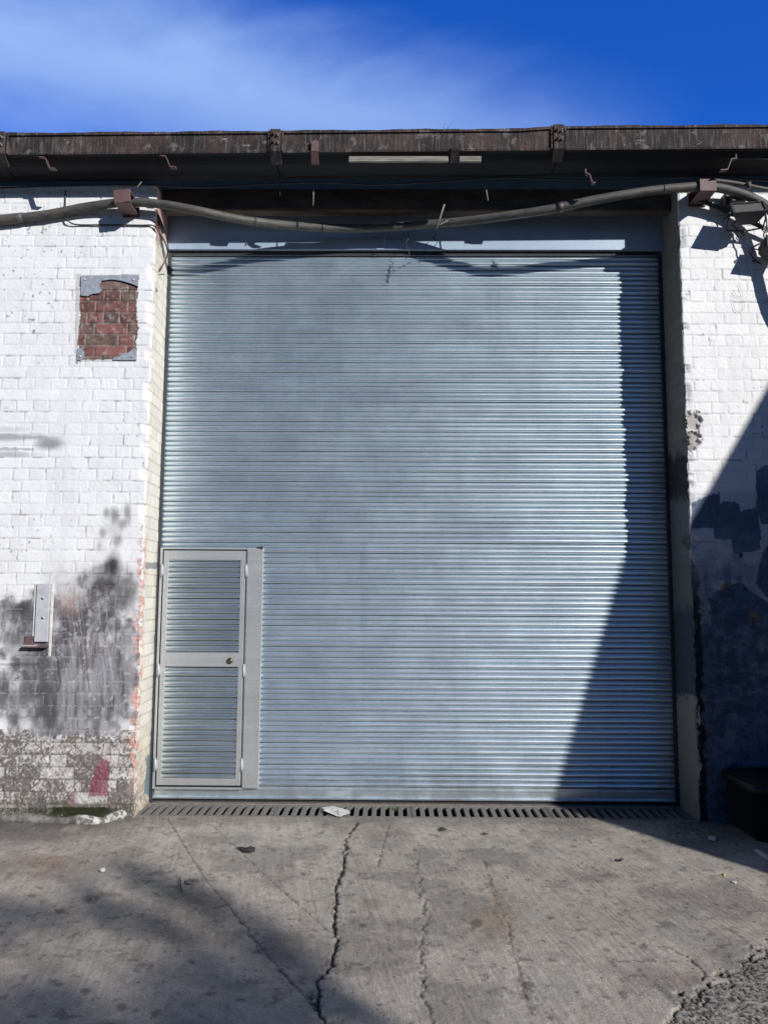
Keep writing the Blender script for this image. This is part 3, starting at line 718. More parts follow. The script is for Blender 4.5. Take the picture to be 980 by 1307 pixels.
    for s3 in range(3):                        # scattered dabs of white paint and dropped dirt
        k = hsh(np.floor(X / .05), np.floor(Y / .05), 230 + s3)
        cx = (np.floor(X / .05) + .5 + (hsh(np.floor(X / .05), np.floor(Y / .05), 240 + s3) - .5) * .7) * .05
        cy = (np.floor(Y / .05) + .5 + (hsh(np.floor(X / .05), np.floor(Y / .05), 250 + s3) - .5) * .7) * .05
        dd = np.hypot(X - cx, (Y - cy)) + jit * .006; sz = .003 + .006 * hsh(np.floor(X / .05), np.floor(Y / .05), 260 + s3)
        m = (k < (.05, .05, .03)[s3]) * (1 - ss(sz * .5, sz, dd))
        c = lerp(c, ((.06, .055, .05), (.10, .09, .085), (.62, .60, .57))[s3], m * .85)
    # broken tarmac coming in at the lower right
    edge = [(840, 1480), (852, 1330), (858, 1300), (872, 1280), (892, 1270), (918, 1250), (930, 1237), (960, 1222), (1000, 1195), (1060, 1150), (1200, 1120)]
    q = [G(*p) for p in edge]; dd, al = polydist(X + jit * .20, Y + jit2 * .20, [(v.x, v.y) for v in q])
    inside = inpoly(X + jit * .20, Y + jit2 * .20, [(v.x, v.y) for v in q] + [(9, 4.6), (9, 1.5)])
    agg = fbm(X, Y, 75, 231, 3)
    z = np.where(inside, z * .5 - .007 + (agg - .5) * .011 + (n2 - .5) * .010, z)
    ac = np.array((.27, .245, .215)) * (.40 + 1.2 * agg)[:, None]; ac = lerp(ac, (.30, .27, .24), ss(.5, .62, fbm(X, Y, 5, 233)) * .6)
    ac = lerp(ac, (.45, .42, .37), ss(.62, .68, agg) * .8); ac = lerp(ac, (.02, .02, .02), ss(.42, .36, agg) * .8)
    c = np.where(inside[:, None], ac, c)
    lipm = (1 - ss(.004, .022, dd)); z -= lipm * .010; c = lerp(c, (.035, .033, .03), lipm * .75)
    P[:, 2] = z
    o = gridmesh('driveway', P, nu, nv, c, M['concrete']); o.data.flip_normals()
    tag(o, kind='structure')
driveway()
b = MB()
b.box((X0 - 1.2, YD0 - .03, -.10), (X0 - .002, YD1 + .03, -.001)); b.box((X1 + .002, YD0 - .03, -.10), (X1 + 1.2, YD1 + .03, -.001))
b.box((X0 - 1.2, YD1 + .002, -.10), (X1 + 1.2, YD1 + .25, .002), .006)
tag(b.build('pavement', mat('dusty_threshold_concrete', (.26, .235, .21), (.15, .14, .13), .9, 0, 18, .8, .004)), kind='structure')
# loose stones
b = MB(); rng = random.Random(3)
def stone(b, c, r):
    vs = []
    for d in ((1, 0, 0), (-1, 0, 0), (0, 1, 0), (0, -1, 0), (0, 0, .6), (0, 0, -.4)): vs.append(Vector(c) + Vector(d) * r * rng.uniform(.6, 1.2))
    b.add(vs, [(0, 2, 4), (2, 1, 4), (1, 3, 4), (3, 0, 4), (2, 0, 5), (1, 2, 5), (3, 1, 5), (0, 3, 5)])
for i in range(1500):
    px_, py_ = rng.uniform(845, 985), rng.uniform(1215, 1320)
    if (px_ - 858) * .72 < (1307 - py_) * 1.0 - rng.gauss(0, 6): continue
    g_ = G(px_, py_); stone(b, (g_.x, g_.y, -.004), rng.uniform(.0015, .006))
for i in range(120):
    px_, py_ = rng.uniform(0, 980), rng.uniform(1055, 1307); g_ = G(px_, py_); stone(b, (g_.x, g_.y, .002), rng.uniform(.0015, .004))
for i in range(220):
    px_ = rng.uniform(860, 925); g_ = G(px_, rng.uniform(1040, 1066)); stone(b, (g_.x, min(g_.y, 5.24), .004), rng.uniform(.003, .012))
tag(b.build('gravel', M['stone']), 'loose gravel over the broken tarmac corner', 'gravel', kind='stuff')

# kerb at the foot of the left wall
b = MB(); pts = []
for i, (p, y) in enumerate([(-260, 1049), (-120, 1048), (-60, 1048), (0, 1047), (25, 1048), (50, 1048), (75, 1049), (95, 1050), (112, 1050), (125, 1049), (140, 1046), (152, 1043), (163, 1039), (170, 1036)]):
    g_ = G(p, y, .012); pts.append(Vector((g_.x, min(g_.y + .03, 5.27) if p < 130 else g_.y + .02, .012 + .010 * math.sin(i * 1.9))))
pth = smoothpath(pts, 5); b.tube(pth, [.030 + .002 * math.sin(i * .9) + .003 * math.sin(i * .37) for i in range(len(pth))], 12)
kb = b.build('broken_kerb', M['kerb'], at=(pts[4].x, pts[4].y, 0)); kb.data.materials.append(M['kerbtop'])
for p_ in kb.data.polygons:
    if p_.center.x + pts[4].x > G(104, 1048).x: p_.material_index = 1
tag(kb, 'rounded broken concrete edging along the foot of the left wall', 'kerb')
b = MB()
for i in range(3800):
    p_ = rng.choice((72, 88, 98, 112, 128)) + rng.gauss(0, 5) if rng.random() < .8 else rng.uniform(-20, 150)
    g_ = G(p_, 1046); y_ = 5.262 - abs(rng.gauss(0, .028)); z_ = max(.006, .055 - (5.265 - y_) * .6) + rng.uniform(0, .012) * (1 if p_ > 50 else .4)
    a_ = Vector((g_.x + rng.uniform(-.01, .01), y_, z_)); e = Vector((rng.uniform(-.006, .006), rng.uniform(-.006, .003), rng.uniform(.003, .012)))
    b.add([a_, a_ + Vector((.004, 0, 0)), a_ + e], [(0, 1, 2)])
tag(b.build('moss', M['moss'], at=(0, 0, 0)), 'strip of green moss between the kerb and the left wall', 'moss', kind='stuff')

# ------------------------------------------------------------------ pipes and cables
cp = [(-260, 300, 5.228), (-60, 287, 5.228), (0, 281, 5.228), (60, 274, 5.226), (110, 264.5, 5.215), (157, 258.5, 5.19), (200, 260, 5.185), (250, 268.5, 5.19), (300, 279, 5.27), (350, 286, 5.38), (400, 290, 5.44), (450, 291.5, 5.475), (500, 289.5, 5.475),
      (550, 286, 5.44), (600, 281.5, 5.36), (650, 275, 5.27), (700, 267.5, 5.19), (760, 255, 5.14), (820, 245, 5.12), (870, 239.5, 5.11), (905, 238.5, 5.11), (935, 244, 5.11), (966, 256, 5.11), (984, 270, 5.11), (993, 292, 5.11), (1001, 328, 5.12), (1013, 372, 5.12), (1032, 430, 5.14), (1044, 560, 5.18), (1050, 800, 5.18)]
ct = thing('conduit_pipe', W(490, 290, 5.54), 'thick grey conduit sagging across the top of the doorway between two brown brackets', 'pipe')
path = smoothpath([W(*p) for p in cp], 8)
b = MB(); b.tube(path, .0315, 14); b.build('pipe', M['pipe'], ct)
def ring_at(i, w, r, m=M['cable'], nm='coupling'):
    t = (path[i + 1] - path[i - 1]).normalized(); b = MB(); b.tube([path[i] - t * w / 2, path[i] + t * w / 2], r, 16); b.build(nm, m, ct)
ring_at(8 * 8 + 4, .012, .0335); ring_at(13 * 8 + 3, .012, .0335); ring_at(16 * 8 + 2, .05, .0345); ring_at(18 * 8 + 4, .012, .0335); ring_at(10 * 8 + 2, .02, .0335)
b = MB(); b.tube(path[0:21], .036, 14); b.build('sleeve', M['pipe'], ct)
# upper thin pipe right
b = MB(); b.tube(smoothpath([W(*p) for p in ((908, 230, 5.14), (940, 234, 5.15), (980, 242, 5.16), (1060, 255, 5.17))], 6), .014, 10)
b.tube([W(955, 233, 5.13), W(955, 240, 5.13)], .017, 8)
tag(b.build('thin_conduit', M['pipe'], at=W(940, 234, 5.15)), 'thin grey conduit above the floodlights, running right from the bracket', 'pipe')
# brown brackets
for p, y0, y1, lab, an in ((156, 241.5, 258, 'reddish brown steel bracket holding the conduit on the left wall corner', -.10), (903, 228, 243.5, 'reddish brown steel bracket holding the conduit above the right wall corner', .0)):
    t = thing('pipe_bracket', W(p, 250, YW), lab, 'bracket', 'brown brackets holding the conduit')
    a_ = W(p, y0, 5.06); c_ = W(p, y1, 5.06); m3 = Matrix.Rotation(an, 3, 'Y')
    b = MB(); b.box((a_.x - .058, 5.06, c_.z), (a_.x + .058, 5.072, a_.z), .003, m3)
    b.build('front_plate', M['rust'], t); b = MB()
    b.box((a_.x - .056, 5.073, c_.z + .002), (a_.x + .056, YW - .012, c_.z + .012), .002)
    b.box((a_.x - .058, 5.073, a_.z - .012), (a_.x + .058, YW - .004, a_.z - .002), .002)
    b.build('arm', M['rust'], t)
    b = MB(); b.box((a_.x - .06, YW - .011, c_.z - .01), (a_.x + .06, YW - .002, a_.z + .01), .002); b.build('wall_plate', M['rust'], t)
# thin cables
def cable(pts, r, m, lab, name='thin_cable', grp=None, n=6):
    P_ = smoothpath([W(*p) for p in pts], n); b = MB(); b.tube(P_, r, 7); o = b.build(name, m, at=P_[0]); return tag(o, lab, 'cable', grp)
cable([(-120, 246, 5.22), (0, 240, 5.22), (100, 237, 5.2), (180, 236, 5.2), (260, 239, 5.22), (340, 235, 5.23), (420, 233, 5.235), (480, 236, 5.235), (560, 232, 5.235), (640, 227, 5.23), (760, 230, 5.22), (880, 226, 5.2), (1000, 232, 5.2)], .006, M['cable'], 'black cable sagging along the beam just below the gutter')
cable([(84, 243, 5.255), (83.5, 262, 5.255), (83, 274, 5.235), (86, 280, 5.23), (92, 285, 5.245), (104, 287, 5.255), (140, 287, 5.255), (180, 287.5, 5.255), (196, 288, 5.256), (203, 297, 5.262), (208, 307, 5.30)], .0055, M['cable'], 'black cable running along the left wall under the conduit to the corner')
cable([(198, 286, 5.25), (205, 298, 5.30), (212, 312, 5.42), (214, 325, 5.5), (208, 338, 5.42), (201, 348, 5.36), (198, 362, 5.33), (201, 372, 5.33)], .005, M['pinkcable'], 'faded red cable hanging in a loop down the cream reveal at the left')
cable([(203, 275, 5.29), (209, 290, 5.33), (213, 305, 5.42), (215, 318, 5.50), (212, 330, 5.50), (205, 345, 5.40), (200, 350, 5.38), (210, 350, 5.40)], .004, M['cable'], 'thin black wire with a hooked end on the cream reveal at the left')
b = MB(); a_, c_ = W(199, 267, 5.27), W(209, 298, 5.36); b.tube([a_, c_], .012, 8); tag(b.build('short_conduit', M['pipe'], at=a_), 'short pale pipe slanting down beside the left corner of the doorway', 'pipe')
rods = [((400, 239, 5.24), (399.5, 262, 5.24), .0035, 'thin straight steel rod hanging on the beam left of centre'), ((618, 233, 5.24), (622.5, 256, 5.24), .004, 'pale steel rod hanging slightly tilted on the right half of the beam'),
        ((567, 261, 5.20), (556, 293, 5.24), .005, 'pale stick leaning across the conduit right of the middle'), ((357, 233, 5.24), (357.5, 250, 5.24), .003, 'short dark wire hanging below the left gutter joint'),
        ((490, 290, 5.48), (490, 314, 5.55), .003, 'dark wire hanging under the sagging middle of the conduit'), ((181, 232, 5.15), (174, 240, 5.15), .003, 'tiny pale wire end above the left bracket')]
for a_, c_, r, lab in rods:
    P1, P2 = W(*a_), W(*c_); b = MB(); b.tube([P1, (P1 + P2) / 2 + Vector((.002, 0, 0)), P2], r * 1.3, 6); tag(b.build('hanging_rod', M['timber'] if 'pale' in lab or 'steel' in lab else M['cable'], at=P1), lab, 'rod')
b = MB(); b.tube([W(572, 281, 5.33), W(563, 286, 5.33), W(557, 288, 5.33)], .004, 6); tag(b.build('wire_tie', M['timber'], at=W(572, 281, 5.33)), 'bit of pale wire tied round the conduit beside the leaning stick', 'wire')
# two short wiry bits whose shadows fall on the top slats
for k, (p, lab) in enumerate(((520, 'crooked dark wire dangling in front of the fascia, nearer the middle'), (556, 'crooked dark wire dangling in front of the fascia, below the leaning stick'))):
    P_ = [W(p + 3 * math.sin(i * 2.1 + k), 296 + i * (7 if k == 0 else 4), 5.52) for i in range(6)]; b = MB(); b.tube(P_, .003, 5); tag(b.build('hanging_wire', M['cable'], at=P_[0]), lab, 'wire')

# ------------------------------------------------------------------ floodlights
def flood(cx, cy, Y, sc, rx, ry, rz, lab):
    c0 = W(cx, cy, Y)
    t = thing('floodlight', c0, lab, 'floodlight', 'floodlights on the right wall')
    m3 = Matrix.Rotation(rz, 3, 'Z') @ Matrix.Rotation(rx, 3, 'X') @ Matrix.Rotation(ry, 3, 'Y')
    def tr_(vs): return [c0 + m3 @ (Vector(v) * sc) for v in vs]
    b = MB()  # housing: wide open face in front, narrowing box behind
    f_ = [(-.10, -.05, -.065), (.10, -.05, -.065), (.10, -.05, .065), (-.10, -.05, .065)]
    k_ = [(-.095, -.02, -.06), (.095, -.02, -.06), (.095, -.02, .06), (-.095, -.02, .06)]
    r2 = [(-.06, .05, -.035), (.06, .05, -.035), (.06, .05, .045), (-.06, .05, .045)]
    vs = tr_(f_ + k_ + r2)
    b.add(vs, [(i, (i + 1) % 4, (i + 1) % 4 + 4, i + 4) for i in range(4)] + [(i + 4, (i + 1) % 4 + 4, (i + 1) % 4 + 8, i + 8) for i in range(4)] + [(8, 9, 10, 11), (3, 2, 1, 0)])
    b.build('housing', M['lamp'], t)
    b = MB()
    rim = [((-.11, -.062, -.075), (.11, -.050, -.062)), ((-.11, -.062, .062), (.11, -.050, .075)), ((-.11, -.062, -.062), (-.097, -.050, .062)), ((.097, -.062, -.062), (.11, -.050, .062))]
    for lo, hi in rim:
        c1 = (Vector(lo) + Vector(hi)) / 2; h = (Vector(hi) - Vector(lo)) / 2
        vs = tr_([c1 + Vector((a * h.x, q * h.y, r * h.z)) for r in (-1, 1) for q in (-1, 1) for a in (-1, 1)])
        b.add(vs, [(0, 2, 3, 1), (4, 5, 7, 6), (0, 1, 5, 4), (2, 6, 7, 3), (0, 4, 6, 2), (1, 3, 7, 5)])
    b.build('rim', M['lamp'], t)
    b = MB(); b.add(tr_([(-.096, -.0535, -.061), (.096, -.0535, -.061), (.096, -.0535, .061), (-.096, -.0535, .061), (-.096, -.0515, -.061), (.096, -.0515, -.061), (.096, -.0515, .061), (-.096, -.0515, .061)]), [(0, 1, 2, 3), (7, 6, 5, 4)]); b.build('glass', M['glass'], t)
    b = MB(); pts = tr_([(-.115, -.01, 0), (-.125, .03, 0), (-.12, .10, 0), (0, .115, 0), (.12, .10, 0), (.125, .03, 0), (.115, -.01, 0)])
    b.tube(pts, .007 * sc, 6); b.tube(tr_([(0, .11, 0), (0, .15, .01)]), .012 * sc, 8); b.build('yoke', M['lamp'], t)
    b = MB(); b.tube(tr_([(-.05, .05, .03), (-.07, .09, .07), (-.03, .13, .05), (.01, .14, .0)]), .006 * sc, 6); b.build('gland_cable', M['cable'], t)
    return t
flood(953, 275, 5.10, 1.0, R(-38), 0, R(-10), 'grey floodlight tilted downwards on the right wall below the conduit bend')
flood(980, 322, 5.175, .85, R(-15), R(25), R(35), 'dark floodlight hanging by its wires at the right, lower of the two')
b = MB(); a_, c_ = W(886, 252, 5.20), W(992, 298, 5.20)
dirv = (c_ - a_).normalized(); nrm = Vector((-dirv.z, 0, dirv.x)) * .016
b.prism([a_ - nrm, c_ - nrm, c_ + nrm, a_ + nrm], (0, .006, 0)); b.tube([W(930, 272, 5.19), W(930, 272, 5.262)], .012, 8)
tag(b.build('support_bar', M['pipe'], at=a_), 'flat grey bar slanting down behind the floodlights', 'bar')
b = MB(); b.box(tuple(W(926, 262, 5.17)), tuple(W(941, 253, 5.26)), .004); b.box(tuple(W(934, 256, 5.12)), tuple(W(948, 250, 5.17)), .003); tag(b.build('junction_box', M['lamp'], at=W(933, 258, 5.2)), 'small dark junction box left of the floodlights', 'box')
cable([(921, 283, 5.24), (925, 278, 5.22), (932, 276, 5.19), (938, 272, 5.15), (940, 266, 5.12)], .004, M['cable'], 'short black wire loop at the left of the upper floodlight', n=4)
cable([(944, 255, 5.12), (955, 252, 5.1), (968, 258, 5.08), (976, 272, 5.08), (978, 290, 5.1), (974, 300, 5.12), (979, 312, 5.12)], .005, M['cable'], 'black cable curving from the upper floodlight down to the hanging one', n=5)
cable([(968, 280, 5.14), (971, 292, 5.16), (978, 297, 5.17), (982, 284, 5.16)], .003, M['cable'], 'thin black wire tangled between the two floodlights', n=4)
cable([(942, 361, 5.255), (946, 372, 5.255), (947, 378, 5.255), (940, 378, 5.255), (935, 372, 5.255), (936, 392, 5.255), (942, 398, 5.255), (949, 393, 5.255), (947, 380, 5.255)], 0.0008, M['timber'], 'very thin pale wire looped against the right wall', n=5)

# ------------------------------------------------------------------ bits on the left wall
sg = thing('torn_sign_board', W(138, 405, YW - .006), 'corner scraps of a torn grey board left around the bare brick square', 'sign')
for poly in ([(103.5, 352), (176.5, 351), (176.5, 365.5), (168, 362), (155, 358), (142, 356.5), (130, 358), (127, 364), (130, 370), (127, 374), (118, 375), (112, 378), (103.5, 377)],
             [(144, 459.5), (146, 456), (153, 455), (156, 451), (164, 450), (172, 444), (174.5, 446), (174, 459.5)], [(99, 445), (104, 444), (108, 449), (107, 457), (103, 459.5), (99, 459.5)]):
    b = MB(); b.prism([W(x, y, YW - .010) for x, y in poly], (0, .008, 0)); b.build('board_scrap', M['signsheet'], sg)
for x, y in ((109, 357), (171, 357), (169, 455), (103, 455)):
    a_ = W(x, y, YW - .010); b = MB(); b.tube([a_, a_ + Vector((0, -.006, 0))], .006, 8); b.build('screw', M['paper'], sg)
br = thing('wall_bracket', W(57, 785, YW), 'grey painted steel channel bolted to the left wall with a rusty shelf foot', 'bracket')
x0, x1 = W(49.5, 745, YW).x, W(66, 745, YW).x; zt_, zf = W(57, 745, YW).z, W(57, 819, YW).z
b = MB(); b.box((x0, YW - .022, zf), (x1, YW - .012, zt_), .002); b.box((x0, YW - .012, zf), (x0 + .008, YW + .004, zt_)); b.box((x1 - .008, YW - .012, zf), (x1, YW + .004, zt_)); b.build('upright', M['greypaint'], br)
b = MB(); b.box((x0 - .022, YW - .006, zf - .02), (x0 - .004, YW + .004, zt_ - .0), .002); b.box((x1 + .004, YW - .006, zf - .10), (x1 + .022, YW + .004, zt_), .002); b.build('mortar_fillet', M['paper'], br)
zq = W(40, 826, YW - .05).z
b = MB(); b.box((W(32, 826, YW).x, YW - .05, zq - .004), (x1 + .002, YW + .002, zq + .004), .001); b.box((W(32, 820, YW).x, YW - .010, zq + .005), (x0 - .003, YW - .002, W(40, 812, YW).z), .002); b.build('foot_plate', M['rust'], br)
b = MB(); b.box((W(32, 822, YW).x, YW - .045, zq + .0045), (x0 + .02, YW - .012, zq + .012), .003); b.build('grey_block', M['greypaint'], br)
for y in (763, 788):
    a_ = W(56, y, YW - .022); b = MB(); b.tube([a_, a_ + Vector((0, -.010, 0))], .010, 6); b.build('bolt', M['greypaint'], br)

# ------------------------------------------------------------------ bin, litter
bx = G(930, 1076); bl = thing('black_bin', (bx.x + .50, bx.y + .20, 0), 'low black plastic tub in deep shadow against the right wall', 'bin')
b = MB()
def rrect(cx, cy, hx, hy, r, z, n=6):
    out = []
    for qx, qy, a0 in ((1, 1, 0), (-1, 1, 90), (-1, -1, 180), (1, -1, 270)):
        for k in range(n + 1):
            a = R(a0 + 90 * k / n); out.append(Vector((cx + qx * (hx - r) + r * math.cos(a), cy + qy * (hy - r) + r * math.sin(a), z)))
    return out
cx, cy = bx.x + .50, bx.y + .20
rings = [rrect(cx, cy, .31, .19, .06, .002), rrect(cx, cy, .33, .205, .07, .03), rrect(cx, cy, .352, .225, .07, .29), rrect(cx, cy, .372, .245, .08, .295), rrect(cx, cy, .374, .247, .08, .33), rrect(cx, cy, .36, .235, .08, .345)]
m_ = len(rings[0]); b.add([p for r in rings for p in r], [(i * m_ + k, i * m_ + (k + 1) % m_, (i + 1) * m_ + (k + 1) % m_, (i + 1) * m_ + k) for i in range(len(rings) - 1) for k in range(m_)] + [tuple(range(m_))[::-1]], True)
b.build('tub', M['bin'], bl)
b = MB(); rings = [rrect(cx, cy, .352, .228, .08, .346), rrect(cx, cy, .34, .215, .08, .358), rrect(cx, cy, .22, .12, .05, .364), rrect(cx, cy, .20, .10, .04, .354)]
b.add([p for r in rings for p in r], [(i * m_ + k, i * m_ + (k + 1) % m_, (i + 1) * m_ + (k + 1) % m_, (i + 1) * m_ + k) for i in range(3) for k in range(m_)] + [tuple(3 * m_ + k for k in range(m_))], True)
b.build('lid', M['bin'], bl)
def sheet(name, polypx, lab, cat, m, h=.008, th=.002, grp=None):
    b = MB(); vs = [G(x, y, .006) + Vector((0, 0, rng.uniform(.0, h))) for x, y in polypx]; c0 = sum(vs, Vector()) / len(vs) + Vector((0, 0, h * .6)); n = len(vs)
    lo = [v - Vector((0, 0, th)) for v in vs]
    b.add(vs + [c0] + lo, [(i, (i + 1) % n, n) for i in range(n)] + [(i, i + n + 1, (i + 1) % n + n + 1, (i + 1) % n) for i in range(n)] + [tuple(n + 1 + i for i in range(n))[::-1]])
    return tag(b.build(name, m, at=G(*polypx[0])), lab, cat, grp)
cf = thing('crumpled_card', G(428, 1037), 'crumpled white folded card lying on the drain grate', 'litter')
for k, poly in enumerate(([(410, 1033), (424, 1030), (444, 1036), (447, 1041), (434, 1043), (428, 1038)], [(416, 1034), (424, 1033), (432, 1037), (436, 1043), (430, 1043), (412, 1037)])):
    b = MB(); vs = [G(x, y, .004) + Vector((0, 0, rng.uniform(.002, .022))) for x, y in poly]; n = len(vs); c0 = sum(vs, Vector()) / n + Vector((0, 0, .012 - .02 * k))
    b.add(vs + [c0] + [v - Vector((0, 0, .0015)) for v in vs] + [c0 - Vector((0, 0, .0015))], [(i, (i + 1) % n, n) for i in range(n)] + [((i + 1) % n + n + 1, i + n + 1, 2 * n + 1) for i in range(n)] + [(i, i + n + 1, (i + 1) % n + n + 1, (i + 1) % n) for i in range(n)]); b.build('flap', M['paper'], cf)
sheet('paper_scrap', [(903, 1068), (907, 1067), (914, 1069), (913, 1074), (908, 1073), (904, 1072)], 'small white paper scrap in the shadow in front of the black tub', 'litter', M['paper'], .01)
sheet('plastic_strip', [(961, 1086), (966, 1085), (985, 1095), (990, 1104), (983, 1100), (972, 1094)], 'narrow white plastic strip on the ground beside the black tub', 'litter', M['paper'], .008)
sheet('paper_scrap', [(126, 1110), (130, 1108), (135, 1109), (134, 1112), (129, 1113)], 'tiny white paper scrap on the sunny concrete at the left', 'litter', M['paper'], .006)
sheet('plastic_scrap', [(303, 1083), (308, 1082), (313, 1084), (320, 1082), (326, 1083), (325, 1087), (319, 1089), (313, 1088), (309, 1086)], 'scrap of black plastic on the concrete left of the long crack', 'litter', M['dark'], .012)
sheet('yellow_scrap', [(922, 1116), (924, 1115), (926, 1116), (925, 1118), (923, 1118)], 'tiny yellow scrap on the sunlit concrete near the right shadow', 'litter', mat('yellow_plastic', (.7, .62, .15), None, .5), .004)
sheet('paper_scrap', [(932, 1125), (936, 1124), (940, 1126), (938, 1128)], 'tiny white paper scrap just right of the yellow one', 'litter', M['paper'], .004)
sheet('leaf_litter', [(560, 1058), (563, 1057), (569, 1059), (572, 1060), (568, 1061), (563, 1061)], 'small dark leaf on the concrete below the middle of the drain', 'leaf', M['twig'], .010)
sheet('leaf_litter', [(615, 1063), (619, 1064), (625, 1065), (623, 1066), (618, 1066)], 'slim dark leaf right of the middle leaf, under the drain', 'leaf', M['twig'], .008)
sheet('leaf_litter', [(788, 1098), (793, 1097), (796, 1099), (792, 1101), (789, 1100)], 'small curled dark leaf on the open concrete at the right', 'leaf', M['twig'], .012)
# ring-shaped disc and stick
g_ = G(245, 1126); b = MB(); n = 28; vs = []
for r, z in ((.010, .003), (.010, .006), (.034, .007), (.036, .003)): vs += [Vector((g_.x + r * math.cos(2 * math.pi * k / n), g_.y + r * math.sin(2 * math.pi * k / n), z)) for k in range(n)]
b.add(vs, [(j * n + k, j * n + (k + 1) % n, (j + 1) * n + (k + 1) % n, (j + 1) * n + k) for j in range(3) for k in range(n)])
tag(b.build('washer_disc', mat('dull_dark_disc', (.07, .068, .065), (.12, .115, .11), .6), at=g_), 'flat dark ring shaped disc lying on the concrete', 'disc')
b = MB(); b.tube([G(230, 1119, .010), G(232, 1140, .008)], .0028, 6); tag(b.build('black_stick', M['dark'], at=G(230, 1119)), 'short black stick lying beside the ring shaped disc', 'stick')
b = MB()
for k in range(14):
    a_ = G(503 + rng.uniform(-3, 3), 1037, -.02); e = Vector((rng.uniform(-.045, .045), rng.uniform(-.03, .02), rng.uniform(.02, .06))); s2 = Vector((-e.y, e.x, 0)).normalized() * .006
    b.add([a_, a_ + e * .6 + s2, a_ + e, a_ + e * .6 - s2], [(0, 1, 2, 3)])
tag(b.build('drain_weed', M['leaf'], at=G(503, 1037)), 'small green weed growing up through the drain grate', 'weed')

# ------------------------------------------------------------------ things behind the camera that cast the shadows
# unseen blocker added to the right, its edge shaped to cast the diagonal shade
YB = 1.2; dW = YW - YB
tx, tz_ = math.tan(AZ), math.tan(EL) / math.cos(AZ)
def up_sun(p, Y): d = p.y - Y; return Vector((p.x + d * tx, Y, p.z + d * tz_))
e1 = up_sun(W(980, 490, YW), YB); e2 = up_sun(W(879, 668, YW), YB); e3 = up_sun(W(785, 726, YD), YB); e4 = up_sun(W(700, 1020, YD), YB)
g0 = e4 + (e4 - e3) * (e4.z / (e3.z - e4.z)); em = (e2 + e3) / 2
e0 = e1 + (e1 - e2) * .9
b = MB(); b.prism([Vector((g0.x, YB, -.1)), Vector((g0.x, YB, 0)), em, e1, e0, Vector((12, YB, e0.z)), Vector((12, YB, -.1))], (0, .35, 0))
print('shade_blocker_edge', g0, em, e1, e0)
tag(b.build('shade_blocker', M['farbrick'], at=(8, YB, 0)), 'unseen blocker with a sloping end, added off to the right to cast the diagonal shade', 'wall')
# tree
L = 15
tree = thing('tree', (10.2, -9.2, 0), 'leafy street tree behind the photographer whose crown shades the concrete', 'tree')
trng = random.Random(12)
blobs = [(-40, 1168, .20), (20, 1172, .16), (60, 1170, .12), (120, 1143, .13), (190, 1120, .15), (225, 1138, .13), (262, 1148, .13), (130, 1168, .14), (180, 1172, .15), (210, 1185, .10), (318, 1180, .13), (322, 1205, .14), (355, 1205, .12), (375, 1240, .16),
         (250, 1235, .13), (290, 1240, .16), (240, 1275, .14), (290, 1290, .18), (350, 1280, .16), (400, 1270, .10), (60, 1275, .12), (95, 1295, .13), (40, 1305, .12), (440, 1295, .10), (250, 1330, .3), (350, 1330, .2), (60, 1350, .25), (200, 1390, .4), (420, 1380, .2), (-80, 1240, .14), (-180, 1180, .3), (-170, 1300, .4), (20, 1420, .4)]
cl = []
for p, y, r in blobs:
    g_ = G(p, y); cl.append((g_ + SUN * (L + trng.uniform(-3, 1.5)), r * .84))
for k in range(24):
    g_ = Vector((trng.uniform(-5, -1.6), trng.uniform(-1, 1.4), 0)); cl.append((g_ + SUN * (L + trng.uniform(-2, 3)), trng.uniform(.35, .6)))
b = MB()
for c0, r in cl:
    for k in range(int(2900 * r * r * 3.1)):
        d = Vector((trng.gauss(0, 1), trng.gauss(0, 1), trng.gauss(0, 1))) * r * .50
        p = c0 + d; s2 = trng.uniform(.016, .034); a = Vector((trng.gauss(0, 1), trng.gauss(0, 1), trng.gauss(0, 1))).normalized(); q = a.orthogonal().normalized()
        b.add([p - a * s2, p + q * s2 * .5, p + a * s2, p - q * s2 * .5], [(0, 1, 2, 3)])
b.build('crown', M['leaf'], tree)
b = MB(); top = Vector((9.2, -8.0, 5.0)); b.tube([(10.2, -9.2, 0), (10.1, -9.1, 1.5), (9.8, -8.7, 3.2), top], [.22, .18, .15, .11], 10)
for i, (c0, r) in enumerate(cl):
    if i % 2 == 0:
        m2 = (top + c0) / 2 + Vector((0, 0, -.25)); b.tube([top - Vector((0, 0, .3)), m2, c0], [.05, .022, .006], 5)
b.build('trunk', M['bark'], tree)

# long low unseen block added behind the camera to darken reflections and fill light
wh = thing('sky_blocker', (0, -15, 0), 'unseen long dark brick block added behind the camera to darken reflections', 'light blocker')
b = MB(); b.box((-32, -23, 0), (30, -15, 3.9)); b.build('walls', M['farbrick'], wh)
b = MB(); b.prism([Vector((-32.3, -23.3, 3.91)), Vector((-32.3, -14.7, 3.91)), Vector((-32.3, -19, 4.9))], (62.6, 0, 0)); b.build('roof', M['roof'], wh)
for x in (-20, -8, 6, 18):
    b = MB(); b.box((x, -15.0, .0), (x + 3.2, -14.97, 3.4)); b.build('blocker_panel', M['guide'], wh)

